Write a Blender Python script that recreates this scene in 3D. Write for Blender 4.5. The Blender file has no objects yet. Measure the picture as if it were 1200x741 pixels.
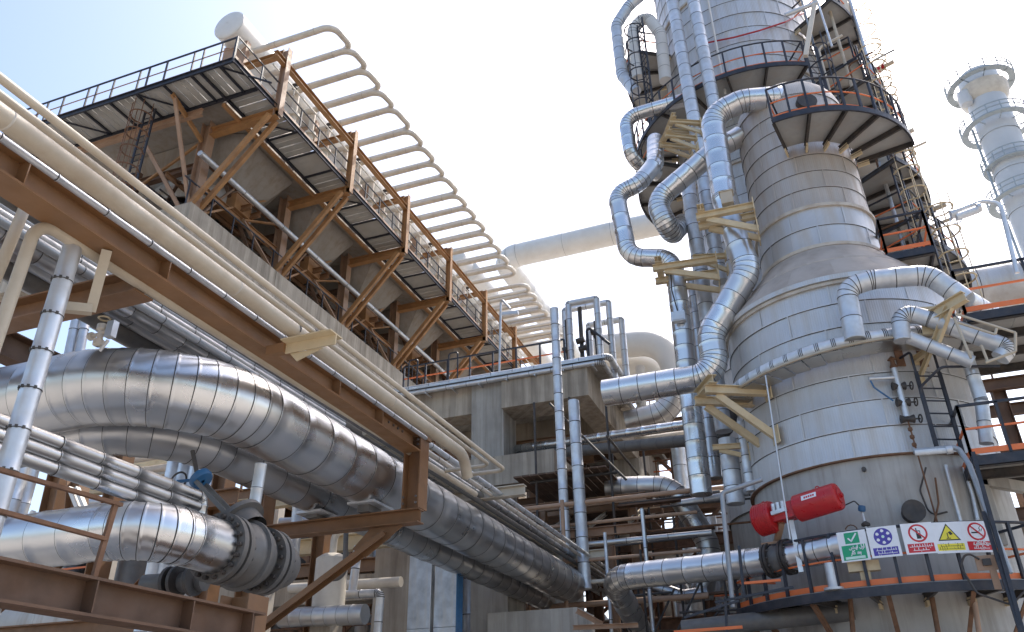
import bpy, math, random
from mathutils import Vector, Matrix, noise
random.seed(7)
V = Vector
R = math.radians
PI = math.pi
sc = bpy.context.scene
col = sc.collection

# ---------------------------------------------------------------- camera, sky, sun, exposure
YAW, PITCH, ROLL = R(-20.18), R(28.26), R(-0.92)
CAM = V((0.0, 0.0, 1.7))
_f = V((math.sin(YAW) * math.cos(PITCH), math.cos(YAW) * math.cos(PITCH), math.sin(PITCH)))
_r0 = V((math.cos(YAW), -math.sin(YAW), 0)); _u0 = _r0.cross(_f)
_r = _r0 * math.cos(ROLL) + _u0 * math.sin(ROLL)
_u = -_r0 * math.sin(ROLL) + _u0 * math.cos(ROLL)
camd = bpy.data.cameras.new('camera'); cam = bpy.data.objects.new('camera', camd); col.objects.link(cam)
camd.sensor_width = 36.0; camd.lens = 28.0; camd.clip_end = 3000; camd.clip_start = 0.05
cam.matrix_world = Matrix(((_r.x, _u.x, -_f.x, CAM.x), (_r.y, _u.y, -_f.y, CAM.y), (_r.z, _u.z, -_f.z, CAM.z), (0, 0, 0, 1)))
sc.camera = cam
SUN_AZ, SUN_EL = R(19), R(55)          # azimuth from +y towards +x, elevation
w = bpy.data.worlds.new('World'); sc.world = w; w.use_nodes = True
nt = w.node_tree
for n in list(nt.nodes): nt.nodes.remove(n)
wo = nt.nodes.new('ShaderNodeOutputWorld'); bg = nt.nodes.new('ShaderNodeBackground'); sk = nt.nodes.new('ShaderNodeTexSky')
sk.sky_type = 'NISHITA'; sk.sun_disc = False; sk.sun_elevation = SUN_EL; sk.sun_rotation = SUN_AZ
sk.altitude = 20; sk.air_density = 1.0; sk.dust_density = 3.2; sk.ozone_density = 1.0
bg.inputs[1].default_value = 0.15
nt.links.new(sk.outputs[0], bg.inputs[0]); nt.links.new(bg.outputs[0], wo.inputs[0])
sd = bpy.data.lights.new('sun', 'SUN'); sd.energy = 2.2; sd.angle = R(0.6); sd.color = (1.0, 0.93, 0.83)
so = bpy.data.objects.new('sun', sd); col.objects.link(so)
sdir = V((math.sin(SUN_AZ) * math.cos(SUN_EL), math.cos(SUN_AZ) * math.cos(SUN_EL), math.sin(SUN_EL)))
so.rotation_euler = (-sdir).to_track_quat('-Z', 'Y').to_euler()
sc.view_settings.view_transform = 'Standard'; sc.view_settings.look = 'None'
sc.view_settings.gamma = 1.0; sc.view_settings.use_curve_mapping = False
sc.view_settings.exposure = 1.14

def ray(px, py):
    return _f + _r * ((px - 600.0) / 933.33) - _u * ((py - 370.5) / 933.33)
def at(px, py, X=None, Y=None, Z=None):
    """survey: the point of the place on the sight line through a photo position, on a plane of the plant grid"""
    v = ray(px, py)
    t = (X - CAM.x) / v.x if X is not None else ((Y - CAM.y) / v.y if Y is not None else (Z - CAM.z) / v.z)
    return CAM + v * t

# ---------------------------------------------------------------- materials
MATS = {}
def mat(name, base, metal=0.0, rough=0.5, var=0.15, scale=3.0, bump=0.0, bscale=20.0, dirt=None, dirt_amt=0.0, dscale=1.2,
        streak=False, rvar=0.1, rnd=0.0, wave=None, spec=0.5, ddet=8, bdet=4, boards=0):
    m = bpy.data.materials.new(name); m.use_nodes = True
    t = m.node_tree; N = t.nodes; L = t.links
    bs = N['Principled BSDF']
    bs.inputs['Metallic'].default_value = metal; bs.inputs['Specular IOR Level'].default_value = spec
    tc = N.new('ShaderNodeTexCoord')
    no = N.new('ShaderNodeTexNoise'); no.inputs['Scale'].default_value = scale; no.inputs['Detail'].default_value = 6
    L.new(tc.outputs['Object'], no.inputs['Vector'])
    rp = N.new('ShaderNodeValToRGB')
    lo = [c * (1 - var) for c in base]; hi = [min(1, c * (1 + var)) for c in base]
    rp.color_ramp.elements[0].color = (*lo, 1); rp.color_ramp.elements[1].color = (*hi, 1)
    rp.color_ramp.elements[0].position = 0.3; rp.color_ramp.elements[1].position = 0.7
    L.new(no.outputs['Fac'], rp.inputs[0])
    cur = rp.outputs[0]
    if rnd > 0:
        oi = N.new('ShaderNodeObjectInfo'); mr = N.new('ShaderNodeMapRange')
        mr.inputs['To Min'].default_value = 1 - rnd; mr.inputs['To Max'].default_value = 1 + rnd * 0.6
        L.new(oi.outputs['Random'], mr.inputs['Value'])
        mx = N.new('ShaderNodeMix'); mx.data_type = 'RGBA'; mx.blend_type = 'MULTIPLY'; mx.inputs['Factor'].default_value = 1
        L.new(cur, mx.inputs['A']); L.new(mr.outputs[0], mx.inputs['B']); cur = mx.outputs['Result']
    dfac = None
    if dirt is not None:
        dn = N.new('ShaderNodeTexNoise'); dn.inputs['Scale'].default_value = dscale; dn.inputs['Detail'].default_value = ddet; dn.inputs['Roughness'].default_value = 0.65
        mp = N.new('ShaderNodeMapping'); L.new(tc.outputs['Object'], mp.inputs['Vector'])
        if streak: mp.inputs['Scale'].default_value = (6, 6, 0.5)
        L.new(mp.outputs[0], dn.inputs['Vector'])
        dr = N.new('ShaderNodeMapRange'); dr.inputs['From Min'].default_value = 0.45; dr.inputs['From Max'].default_value = 0.72
        dr.inputs['To Max'].default_value = dirt_amt; L.new(dn.outputs['Fac'], dr.inputs['Value'])
        mx = N.new('ShaderNodeMix'); mx.data_type = 'RGBA'; L.new(dr.outputs[0], mx.inputs['Factor']); L.new(cur, mx.inputs['A'])
        mx.inputs['B'].default_value = (*dirt, 1); cur = mx.outputs['Result']; dfac = dr.outputs[0]
        if metal > 0:
            mm = N.new('ShaderNodeMath'); mm.operation = 'MULTIPLY_ADD'; L.new(dfac, mm.inputs[0]); mm.inputs[1].default_value = -metal * 0.85; mm.inputs[2].default_value = metal
            L.new(mm.outputs[0], bs.inputs['Metallic'])
    bgrv = None
    if boards:
        # shutter-board marks: upright boards with their own tone and a thin ridge between them
        sp = N.new('ShaderNodeSeparateXYZ'); L.new(tc.outputs['Object'], sp.inputs[0])
        ad = N.new('ShaderNodeMath'); ad.operation = 'ADD'; L.new(sp.outputs['X'], ad.inputs[0]); L.new(sp.outputs['Y'], ad.inputs[1])
        mu = N.new('ShaderNodeMath'); mu.operation = 'MULTIPLY'; L.new(ad.outputs[0], mu.inputs[0]); mu.inputs[1].default_value = boards
        fl = N.new('ShaderNodeMath'); fl.operation = 'FLOOR'; L.new(mu.outputs[0], fl.inputs[0])
        wn = N.new('ShaderNodeTexWhiteNoise'); wn.noise_dimensions = '1D'; L.new(fl.outputs[0], wn.inputs['W'])
        wr = N.new('ShaderNodeMapRange'); wr.inputs['To Min'].default_value = 0.80; wr.inputs['To Max'].default_value = 1.08; L.new(wn.outputs['Value'], wr.inputs['Value'])
        bx_ = N.new('ShaderNodeMix'); bx_.data_type = 'RGBA'; bx_.blend_type = 'MULTIPLY'; bx_.inputs['Factor'].default_value = 1
        L.new(cur, bx_.inputs['A']); L.new(wr.outputs[0], bx_.inputs['B']); cur = bx_.outputs['Result']
        fr = N.new('ShaderNodeMath'); fr.operation = 'FRACT'; L.new(mu.outputs[0], fr.inputs[0])
        gt = N.new('ShaderNodeMath'); gt.operation = 'LESS_THAN'; L.new(fr.outputs[0], gt.inputs[0]); gt.inputs[1].default_value = 0.06
        b1_ = N.new('ShaderNodeBump'); b1_.inputs['Strength'].default_value = 0.6; b1_.inputs['Distance'].default_value = 0.01; L.new(gt.outputs[0], b1_.inputs['Height']); bgrv = b1_.outputs[0]
    L.new(cur, bs.inputs['Base Color'])
    n2 = N.new('ShaderNodeTexNoise'); n2.inputs['Scale'].default_value = scale * 2.3; n2.inputs['Detail'].default_value = 5
    L.new(tc.outputs['Object'], n2.inputs['Vector'])
    rr = N.new('ShaderNodeMapRange'); rr.inputs['To Min'].default_value = max(0.03, rough - rvar); rr.inputs['To Max'].default_value = min(1, rough + rvar)
    rr.inputs['From Min'].default_value = 0.3; rr.inputs['From Max'].default_value = 0.7
    L.new(n2.outputs['Fac'], rr.inputs['Value'])
    ro = rr.outputs[0]
    if dfac is not None:
        ma = N.new('ShaderNodeMath'); ma.operation = 'MULTIPLY_ADD'; ma.use_clamp = True
        L.new(dfac, ma.inputs[0]); ma.inputs[1].default_value = 0.4; L.new(ro, ma.inputs[2]); ro = ma.outputs[0]
    L.new(ro, bs.inputs['Roughness'])
    hgt = bgrv
    if wave:
        # fine vertical corrugation that follows the angle around the object's own axis
        sx = N.new('ShaderNodeSeparateXYZ'); L.new(tc.outputs['Object'], sx.inputs[0])
        an = N.new('ShaderNodeMath'); an.operation = 'ARCTAN2'; L.new(sx.outputs['Y'], an.inputs[0]); L.new(sx.outputs['X'], an.inputs[1])
        ml = N.new('ShaderNodeMath'); ml.operation = 'MULTIPLY'; L.new(an.outputs[0], ml.inputs[0]); ml.inputs[1].default_value = wave
        si = N.new('ShaderNodeMath'); si.operation = 'SINE'; L.new(ml.outputs[0], si.inputs[0])
        b0 = N.new('ShaderNodeBump'); b0.inputs['Strength'].default_value = 0.3; b0.inputs['Distance'].default_value = 0.006
        L.new(si.outputs[0], b0.inputs['Height']); hgt = b0.outputs[0]
    if bump > 0:
        bn = N.new('ShaderNodeTexNoise'); bn.inputs['Scale'].default_value = bscale; bn.inputs['Detail'].default_value = bdet
        L.new(tc.outputs['Object'], bn.inputs['Vector'])
        bm = N.new('ShaderNodeBump'); bm.inputs['Strength'].default_value = bump; bm.inputs['Distance'].default_value = 0.02
        L.new(bn.outputs['Fac'], bm.inputs['Height'])
        if hgt is not None: L.new(hgt, bm.inputs['Normal'])
        hgt = bm.outputs[0]
    if hgt is not None: L.new(hgt, bs.inputs['Normal'])
    MATS[name] = m
    return m

DUST = (0.30, 0.22, 0.15)
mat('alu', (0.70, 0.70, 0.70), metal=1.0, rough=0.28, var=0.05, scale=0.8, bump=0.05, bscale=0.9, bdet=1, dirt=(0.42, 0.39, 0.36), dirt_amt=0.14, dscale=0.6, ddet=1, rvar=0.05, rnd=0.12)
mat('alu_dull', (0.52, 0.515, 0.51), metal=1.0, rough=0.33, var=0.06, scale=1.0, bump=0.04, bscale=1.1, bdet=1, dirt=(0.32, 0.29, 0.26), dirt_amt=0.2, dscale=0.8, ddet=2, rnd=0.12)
mat('galv', (0.64, 0.655, 0.675), metal=0.7, rough=0.44, var=0.08, scale=5.0, bump=0.02, dirt=(0.42, 0.40, 0.38), dirt_amt=0.35, dscale=2.0, ddet=4, rnd=0.08)
mat('zinc_duct', (0.50, 0.55, 0.60), metal=0.55, rough=0.5, var=0.25, scale=4.0, dirt=(0.62, 0.62, 0.60), dirt_amt=0.8, dscale=2.0, streak=True)
mat('cladding', (0.575, 0.57, 0.565), metal=0.5, rough=0.46, var=0.06, scale=0.8, bump=0.03, bscale=2, dirt=(0.44, 0.385, 0.325), dirt_amt=0.55, dscale=0.5, streak=True, rnd=0.06, wave=330)
mat('cladding_dusty', (0.50, 0.46, 0.425), metal=0.25, rough=0.5, var=0.08, scale=0.8, bump=0.03, bscale=2, dirt=(0.40, 0.31, 0.245), dirt_amt=0.7, dscale=0.6, streak=True, rnd=0.06, wave=180)
mat('cone_dust', (0.43, 0.365, 0.315), metal=0.15, rough=0.6, var=0.12, scale=2.0, dirt=(0.48, 0.43, 0.39), dirt_amt=0.6, dscale=1.0, rnd=0.08)
mat('shell_paint', (0.40, 0.385, 0.36), rough=0.55, var=0.10, scale=2.0, dirt=(0.20, 0.17, 0.14), dirt_amt=0.55, dscale=0.9, streak=True)
mat('cream', (0.50, 0.43, 0.33), rough=0.42, var=0.08, scale=2.5, dirt=(0.34, 0.255, 0.17), dirt_amt=0.6, dscale=1.2, ddet=6)
mat('beam_brown', (0.25, 0.128, 0.055), rough=0.5, var=0.14, scale=2.2, dirt=(0.20, 0.115, 0.06), dirt_amt=0.65, dscale=1.3)
mat('bracket_cream', (0.60, 0.48, 0.30), rough=0.5, var=0.08, scale=3, dirt=(0.40, 0.27, 0.14), dirt_amt=0.45, dscale=2.5)
mat('tube_cream', (0.66, 0.60, 0.51), rough=0.42, var=0.06, scale=2.0, dirt=(0.38, 0.31, 0.24), dirt_amt=0.4, dscale=1.2)
mat('brown', (0.215, 0.108, 0.048), rough=0.5, var=0.16, scale=2.2, dirt=(0.155, 0.09, 0.052), dirt_amt=0.7, dscale=1.6, bump=0.04, bscale=30)
mat('brown_sunlit', (0.37, 0.19, 0.075), rough=0.5, var=0.14, scale=2.2, dirt=(0.25, 0.14, 0.075), dirt_amt=0.65, dscale=1.3)  # lit copy of the brown paint: sunshine put into the base colour
mat('ring_paint', (0.52, 0.47, 0.40), rough=0.5, var=0.1, scale=3, dirt=(0.30, 0.20, 0.13), dirt_amt=0.65, dscale=2.0)
mat('clip_lap_shade', (0.07, 0.065, 0.06), rough=0.8, var=0.3, scale=6)  # shadow line of the sheet laps, painted near-black; strap clips share the tone
mat('conduit', (0.36, 0.37, 0.38), metal=0.5, rough=0.5, var=0.1, scale=4)
mat('pale_grating', (0.46, 0.445, 0.41), rough=0.6, metal=0.1, var=0.12, scale=3, dirt=(0.30, 0.25, 0.19), dirt_amt=0.5, dscale=1.5, rnd=0.12)
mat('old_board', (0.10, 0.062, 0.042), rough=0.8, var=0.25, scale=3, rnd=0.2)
mat('brown_shade', (0.125, 0.066, 0.037), rough=0.6, var=0.18, scale=2.2, dirt=(0.085, 0.056, 0.04), dirt_amt=0.7, dscale=1.6)  # shaded copy of the brown paint: deep shade put into the base colour
mat('brown_pink', (0.36, 0.225, 0.145), rough=0.55, var=0.12, scale=2.2, dirt=(0.26, 0.155, 0.095), dirt_amt=0.5, dscale=1.6)
mat('black', (0.018, 0.021, 0.032), rough=0.45, var=0.2, scale=5, dirt=(0.12, 0.10, 0.09), dirt_amt=0.35, dscale=4)
mat('orange', (0.75, 0.17, 0.045), rough=0.5, var=0.1, scale=4, dirt=(0.42, 0.20, 0.12), dirt_amt=0.4, dscale=4)
mat('redpaint', (0.46, 0.012, 0.016), rough=0.32, var=0.08, scale=3, dirt=(0.25, 0.04, 0.03), dirt_amt=0.4, dscale=3)
mat('red_line', (0.42, 0.03, 0.03), rough=0.45, var=0.1)
mat('blue', (0.03, 0.13, 0.28), rough=0.4, var=0.15, dirt=(0.08, 0.08, 0.09), dirt_amt=0.5, dscale=6)
mat('concrete', (0.43, 0.37, 0.295), rough=0.85, var=0.12, scale=1.6, bump=0.25, bscale=14, dirt=(0.22, 0.18, 0.14), dirt_amt=0.75, dscale=0.7, streak=True, boards=3.6)
mat('concrete_grey', (0.42, 0.39, 0.345), rough=0.85, var=0.12, scale=1.6, bump=0.25, bscale=14, dirt=(0.24, 0.215, 0.18), dirt_amt=0.6, dscale=0.9, streak=True, boards=3.6)
mat('valve_grey', (0.125, 0.12, 0.115), rough=0.5, metal=0.2, var=0.15, scale=5, dirt=(0.20, 0.165, 0.13), dirt_amt=0.5, dscale=4)
mat('dark_steel', (0.055, 0.05, 0.048), rough=0.55, metal=0.3, var=0.2, scale=6, dirt=(0.14, 0.10, 0.07), dirt_amt=0.5, dscale=4)
mat('rust', (0.17, 0.085, 0.045), rough=0.75, var=0.25, scale=6, dirt=(0.09, 0.05, 0.03), dirt_amt=0.5, dscale=5)
mat('deck_plate', (0.38, 0.375, 0.36), rough=0.6, metal=0.2, var=0.12, scale=3, dirt=(0.26, 0.21, 0.16), dirt_amt=0.6, dscale=1.5, rnd=0.12)
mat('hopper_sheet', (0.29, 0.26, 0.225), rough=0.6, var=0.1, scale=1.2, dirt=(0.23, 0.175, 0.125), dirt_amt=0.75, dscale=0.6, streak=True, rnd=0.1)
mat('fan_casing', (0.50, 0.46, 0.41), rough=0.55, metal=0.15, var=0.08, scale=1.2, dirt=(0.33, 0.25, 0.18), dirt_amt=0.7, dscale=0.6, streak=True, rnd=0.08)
mat('white_vessel', (0.70, 0.68, 0.64), rough=0.42, var=0.04, scale=1, dirt=(0.55, 0.49, 0.41), dirt_amt=0.4, dscale=0.7)
mat('far_haze_paint', (0.60, 0.615, 0.63), rough=0.5, var=0.04, scale=0.8, dirt=(0.60, 0.58, 0.55), dirt_amt=0.4, dscale=0.3)  # pale grey with the haze of distance painted into the colour
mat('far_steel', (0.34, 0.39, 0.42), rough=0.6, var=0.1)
mat('grate', (0.17, 0.155, 0.14), rough=0.7, metal=0.2, var=0.2, scale=4)
mat('sign_white', (0.78, 0.78, 0.80), rough=0.35, var=0.03, scale=4, dirt=(0.6, 0.58, 0.56), dirt_amt=0.3, dscale=5)
for n_, c_ in (('sign_green', (0.01, 0.32, 0.15)), ('sign_violet', (0.07, 0.05, 0.33)), ('sign_red', (0.55, 0.02, 0.03)), ('sign_yellow', (0.78, 0.66, 0.05)), ('sign_black', (0.02, 0.02, 0.02)), ('sign_mint', (0.55, 0.75, 0.66))):
    mat(n_, c_, rough=0.4, var=0.05)
mat('bolt', (0.16, 0.14, 0.13), rough=0.5, metal=0.6, var=0.2, scale=10)
mat('ground', (0.385, 0.36, 0.325), rough=0.9, var=0.15, scale=0.6, bump=0.3, bscale=8, dirt=(0.29, 0.25, 0.205), dirt_amt=0.6, dscale=0.25)
mat('lamp_glass', (0.62, 0.64, 0.66), rough=0.25, var=0.05)

# ---------------------------------------------------------------- mesh building
class MB:
    def __init__(s): s.v = []; s.f = []; s.dark = set()
    def add(s, vs, fs):
        b = len(s.v); s.v += [V(p) for p in vs]; s.f += [tuple(b + i for i in q) for q in fs]; return s
    def box(s, lo, hi):
        x0, y0, z0 = lo; x1, y1, z1 = hi
        return s.add([(x0,y0,z0),(x1,y0,z0),(x1,y1,z0),(x0,y1,z0),(x0,y0,z1),(x1,y0,z1),(x1,y1,z1),(x0,y1,z1)],
                     [(0,3,2,1),(4,5,6,7),(0,1,5,4),(1,2,6,5),(2,3,7,6),(3,0,4,7)])
    def prism(s, prof, p0, p1, up=None):
        """closed 2-D outline (a across, b up) drawn from p0 to p1"""
        p0 = V(p0); p1 = V(p1); t = (p1 - p0).normalized(); up = V(up) if up is not None else V((0, 0, 1))
        if abs(t.dot(up)) > 0.98: up = V((0, 1, 0)) if abs(t.y) < 0.9 else V((1, 0, 0))
        a = t.cross(up).normalized(); b = a.cross(t)
        n = len(prof)
        vs = [p0 + a * q[0] + b * q[1] for q in prof] + [p1 + a * q[0] + b * q[1] for q in prof]
        fs = [(i, (i + 1) % n, n + (i + 1) % n, n + i) for i in range(n)]
        return s.add(vs, fs + [tuple(range(n - 1, -1, -1)), tuple(range(n, 2 * n))])
    def bar(s, p0, p1, wd, ht, up=None):
        return s.prism([(-wd/2, -ht/2), (wd/2, -ht/2), (wd/2, ht/2), (-wd/2, ht/2)], p0, p1, up)
    def ibeam(s, p0, p1, h=0.3, wd=0.3, tf=0.02, tw=0.014, up=None):
        a, b = wd / 2, h / 2; c = tw / 2; d = b - tf
        pr = [(-a,-b),(a,-b),(a,-d),(c,-d),(c,d),(a,d),(a,b),(-a,b),(-a,d),(-c,d),(-c,-d),(-a,-d)]
        return s.prism(pr, p0, p1, up)
    def channel(s, p0, p1, h=0.2, wd=0.09, th=0.012, up=None):
        b = h / 2
        pr = [(0,-b),(wd,-b),(wd,-b+th),(th,-b+th),(th,b-th),(wd,b-th),(wd,b),(0,b)]
        return s.prism(pr, p0, p1, up)
    def angle(s, p0, p1, a=0.1, th=0.012, up=None):
        pr = [(0,0),(a,0),(a,th),(th,th),(th,a),(0,a)]
        return s.prism(pr, p0, p1, up)
    def sweep(s, pts, rads, n=12, cap=True):
        pts = [V(p) for p in pts]; m = len(pts)
        tg = []
        for i in range(m):
            a = pts[max(0, i - 1)]; b = pts[min(m - 1, i + 1)]
            d_ = b - a
            tg.append(d_.normalized() if d_.length > 1e-9 else V((0, 0, 1)))
        u = V((0, 0, 1)) if abs(tg[0].z) < 0.9 else V((1, 0, 0))
        u = (u - tg[0] * u.dot(tg[0])).normalized()
        base = len(s.v)
        if not hasattr(rads, '__len__'): rads = [rads] * m
        for i in range(m):
            u = (u - tg[i] * u.dot(tg[i])).normalized(); w_ = tg[i].cross(u)
            for k in range(n):
                a = 2 * PI * k / n
                s.v.append(pts[i] + (u * math.cos(a) + w_ * math.sin(a)) * rads[i])
        for i in range(m - 1):
            for k in range(n):
                k2 = (k + 1) % n
                s.f.append((base + i*n + k, base + i*n + k2, base + (i+1)*n + k2, base + (i+1)*n + k))
        if cap:
            s.f.append(tuple(base + k for k in range(n - 1, -1, -1))); s.f.append(tuple(base + (m-1)*n + k for k in range(n)))
        return s
    def tube(s, pts, r, n=12, bend=None, cap=True):
        return s.sweep(fillet(pts, bend if bend is not None else 3 * r) if len(pts) > 2 else pts, r, n, cap)
    def lathe(s, c, prof, n=32, ax=(0, 0, 1), a0=0, a1=None):
        """prof: (radius, height) along axis ax from point c"""
        c = V(c); ax = V(ax).normalized(); q = ax.to_track_quat('Z', 'Y'); ex = q @ V((1, 0, 0)); ey = q @ V((0, 1, 0))
        full = a1 is None; a1 = 2 * PI if full else a1
        m = n if full else n + 1; b = len(s.v)
        for (r_, h_) in prof:
            for k in range(m):
                a = a0 + (a1 - a0) * k / n
                s.v.append(c + ax * h_ + (ex * math.cos(a) + ey * math.sin(a)) * r_)
        for i in range(len(prof) - 1):
            for k in range(n):
                k2 = (k + 1) % m
                s.f.append((b + i*m + k, b + i*m + k2, b + (i+1)*m + k2, b + (i+1)*m + k))
        return s
    def cyl(s, p0, p1, r, n=16):
        return s.sweep([p0, p1], r, n)
    def plate(s, pts, th, nrm=None):
        pts = [V(p) for p in pts]; nr = V(nrm) if nrm is not None else (pts[1] - pts[0]).cross(pts[2] - pts[0]).normalized()
        n = len(pts)
        vs = pts + [p + nr * th for p in pts]
        return s.add(vs, [tuple(range(n - 1, -1, -1)), tuple(range(n, 2 * n))] + [(i, (i + 1) % n, n + (i + 1) % n, n + i) for i in range(n)])
    def sector(s, c, r0, r1, a0, a1, z0, z1, n=10):
        """ring sector slab about a vertical axis"""
        vs = []
        for i in range(n + 1):
            a = a0 + (a1 - a0) * i / n; ca, sa = math.cos(a), math.sin(a)
            vs += [(c[0]+r0*ca, c[1]+r0*sa, z0), (c[0]+r1*ca, c[1]+r1*sa, z0), (c[0]+r1*ca, c[1]+r1*sa, z1), (c[0]+r0*ca, c[1]+r0*sa, z1)]
        fs = []
        for i in range(n):
            b = 4 * i
            fs += [(b, b+4, b+5, b+1), (b+1, b+5, b+6, b+2), (b+2, b+6, b+7, b+3), (b+3, b+7, b+4, b)]
        fs += [(0, 1, 2, 3), (4*n+3, 4*n+2, 4*n+1, 4*n)]
        return s.add(vs, fs)

def fillet(pts, rb, step=R(11)):
    pts = [V(p) for p in pts]
    out = [pts[0]]
    for i in range(1, len(pts) - 1):
        a = (pts[i-1] - pts[i]); b = (pts[i+1] - pts[i]); la, lb = a.length, b.length; a.normalize(); b.normalize()
        th = PI - a.angle(b)
        if th < 0.03: out.append(pts[i]); continue
        r_ = rb[i-1] if hasattr(rb, '__len__') else rb
        tl = min(r_ * math.tan(th / 2), 0.49 * la, 0.49 * lb); r_ = tl / math.tan(th / 2)
        bis = (a + b).normalized(); ctr = pts[i] + bis * (r_ / math.cos(th / 2))
        p0 = pts[i] + a * tl; n = max(2, int(th / step)); ax = (p0 - ctr).cross(pts[i] + b * tl - ctr).normalized()
        for k in range(n + 1): out.append(ctr + Matrix.Rotation(th * k / n, 3, ax) @ (p0 - ctr))
    out.append(pts[-1])
    o2 = [out[0]]
    for p in out[1:]:
        if (p - o2[-1]).length > 1e-4: o2.append(p)
    return o2

ORG = {}
def org(o): return ORG.get(o.name, V((0, 0, 0))) if o is not None else V((0, 0, 0))
def mesh(name, mb, m, smooth=40, origin=V((0, 0, 0))):
    me = bpy.data.meshes.new(name); me.from_pydata([tuple(p - origin) for p in mb.v], [], mb.f)
    me.materials.append(MATS[m])
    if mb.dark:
        me.materials.append(MATS['clip_lap_shade'])
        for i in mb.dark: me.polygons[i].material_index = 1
    if smooth:
        me.polygons.foreach_set('use_smooth', [True] * len(me.polygons)); me.set_sharp_from_angle(angle=R(smooth))
    me.update()
    return me
def obj(name, mb, m, parent=None, smooth=40, kind=None, label=None):
    g = org(parent)
    o = bpy.data.objects.new(name, mesh(name, mb, m, smooth, g)); col.objects.link(o)
    if parent is not None: o.parent = parent; ORG[o.name] = g
    if kind: o['kind'] = kind
    if label: o['label'] = label
    return o
def thing(name, label, cat, loc=(0, 0, 0), group=None):
    o = bpy.data.objects.new(name, None); col.objects.link(o); o.location = loc; o.empty_display_size = 0.3
    o['label'] = label; o['category'] = cat
    if group: o['group'] = group
    ORG[o.name] = V(loc)
    return o
def one(name, label, cat, mb, m, group=None, smooth=40):
    """a thing that is one mesh; origin at its lowest centre"""
    xs = [p.x for p in mb.v]; ys = [p.y for p in mb.v]; zs = [p.z for p in mb.v]
    g = V(((min(xs)+max(xs))/2, (min(ys)+max(ys))/2, min(zs)))
    o = bpy.data.objects.new(name, mesh(name, mb, m, smooth, g)); o.location = g; col.objects.link(o); ORG[o.name] = g
    o['label'] = label; o['category'] = cat
    if group: o['group'] = group
    return o
def struct(name, mb, m):
    o = obj(name, mb, m); o['kind'] = 'structure'; return o

def cut_path(pts, rb, seg, gore):
    """split a piped route into straight sleeves and elbow gores: list of centre-line pieces"""
    pts = [V(p) for p in pts]; pieces = []; cur = pts[0]
    for i in range(1, len(pts)):
        if i < len(pts) - 1:
            a = (pts[i-1] - pts[i]); b = (pts[i+1] - pts[i]); la, lb = a.length, b.length; a.normalize(); b.normalize()
            th = PI - a.angle(b); r_ = rb
            tl = min(r_ * math.tan(th / 2), 0.49 * la, 0.49 * lb); r_ = tl / max(1e-6, math.tan(th / 2)); end = pts[i] + a * tl
        else: end = pts[i]; th = 0
        ln = (end - cur).length
        if ln > 0.02:
            n = max(1, round(ln / seg))
            for k in range(n): pieces.append([cur.lerp(end, (k + q) / n) for q in (0, .33, .67, 1)])
        if th > 0.03:
            bis = (a + b).normalized(); ctr = pts[i] + bis * (r_ / math.cos(th / 2)); ax = (end - ctr).cross(pts[i] + b * tl - ctr).normalized()
            n = max(2, round(th / gore))
            for k in range(n):
                pieces.append([ctr + Matrix.Rotation(th * (k + q) / n, 3, ax) @ (end - ctr) for q in (0, 0.2, 0.5, 0.8, 1)])
            cur = pts[i] + b * tl
        else: cur = end
    return pieces
def jacket(name, label, cat, pts, r, m='alu', bend=None, seg=0.9, gore=R(15), n=24, group=None, parts=True, band=0.006, parent=None, partname='jacket_sleeve', lip=None, m2=None):
    """a pipe in sheet-metal cladding: every sleeve and elbow gore is a piece with its own lapped, beaded edge"""
    bend = bend if bend is not None else 3.0 * r
    pcs = cut_path(pts, bend, seg, gore)
    if lip is None: lip = 0.020 if V(pts[0]).y > 15 else 0.009
    root = parent if parent is not None else thing(name, label, cat, tuple(V(pts[0])), group)
    allb = MB()
    for i, pc in enumerate(pcs):
        mb = MB() if parts else allb
        t0 = (pc[1] - pc[0]).normalized(); t1 = (pc[-1] - pc[-2]).normalized()
        e = random.uniform(-0.0015, 0.0015)
        wv = min(0.016 + r * 0.03, (pc[-1] - pc[0]).length * 0.3)
        path = [pc[0] - t0 * lip, pc[0], pc[0] + t0 * wv * 0.5, pc[0] + t0 * wv] + pc[1:-1] + [pc[-1]]
        rr = [r + 0.003 + e, r + band + e, r + band + e, r + 0.001 + e] + [r + e] * (len(pc) - 2) + [r + e]
        nf = len(mb.f)
        mb.sweep(path, rr, n, cap=(i == 0 or i == len(pcs) - 1))
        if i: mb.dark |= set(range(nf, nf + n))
        if parts and r > .2:      # hand-bent sheet is never quite round
            amp = .006 + r * .008
            for q in mb.v:
                c_ = min(path, key=lambda t_: (t_ - q).length_squared); d_ = (q - c_)
                if d_.length > 1e-6: q += d_.normalized() * amp * noise.noise(q * (1.1 / max(.3, r)))
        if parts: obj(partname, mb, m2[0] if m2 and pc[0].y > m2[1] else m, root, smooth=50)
    if not parts: obj('pipe_jacket', allb, m, root, smooth=50)
    return root
def plain_pipe(name, label, pts, r, m, cat='pipe', bend=None, n=14, group=None):
    return one(name, label, cat, MB().tube(pts, r, n, bend), m, group, smooth=50)
def polar(c, r, a, z): return V((c[0] + r * math.cos(R(a)), c[1] + r * math.sin(R(a)), z))
# ---------------------------------------------------------------- ground
struct('ground', MB().box((-400, -60, -0.3), (400, 900, 0.0)), 'ground')

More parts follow.
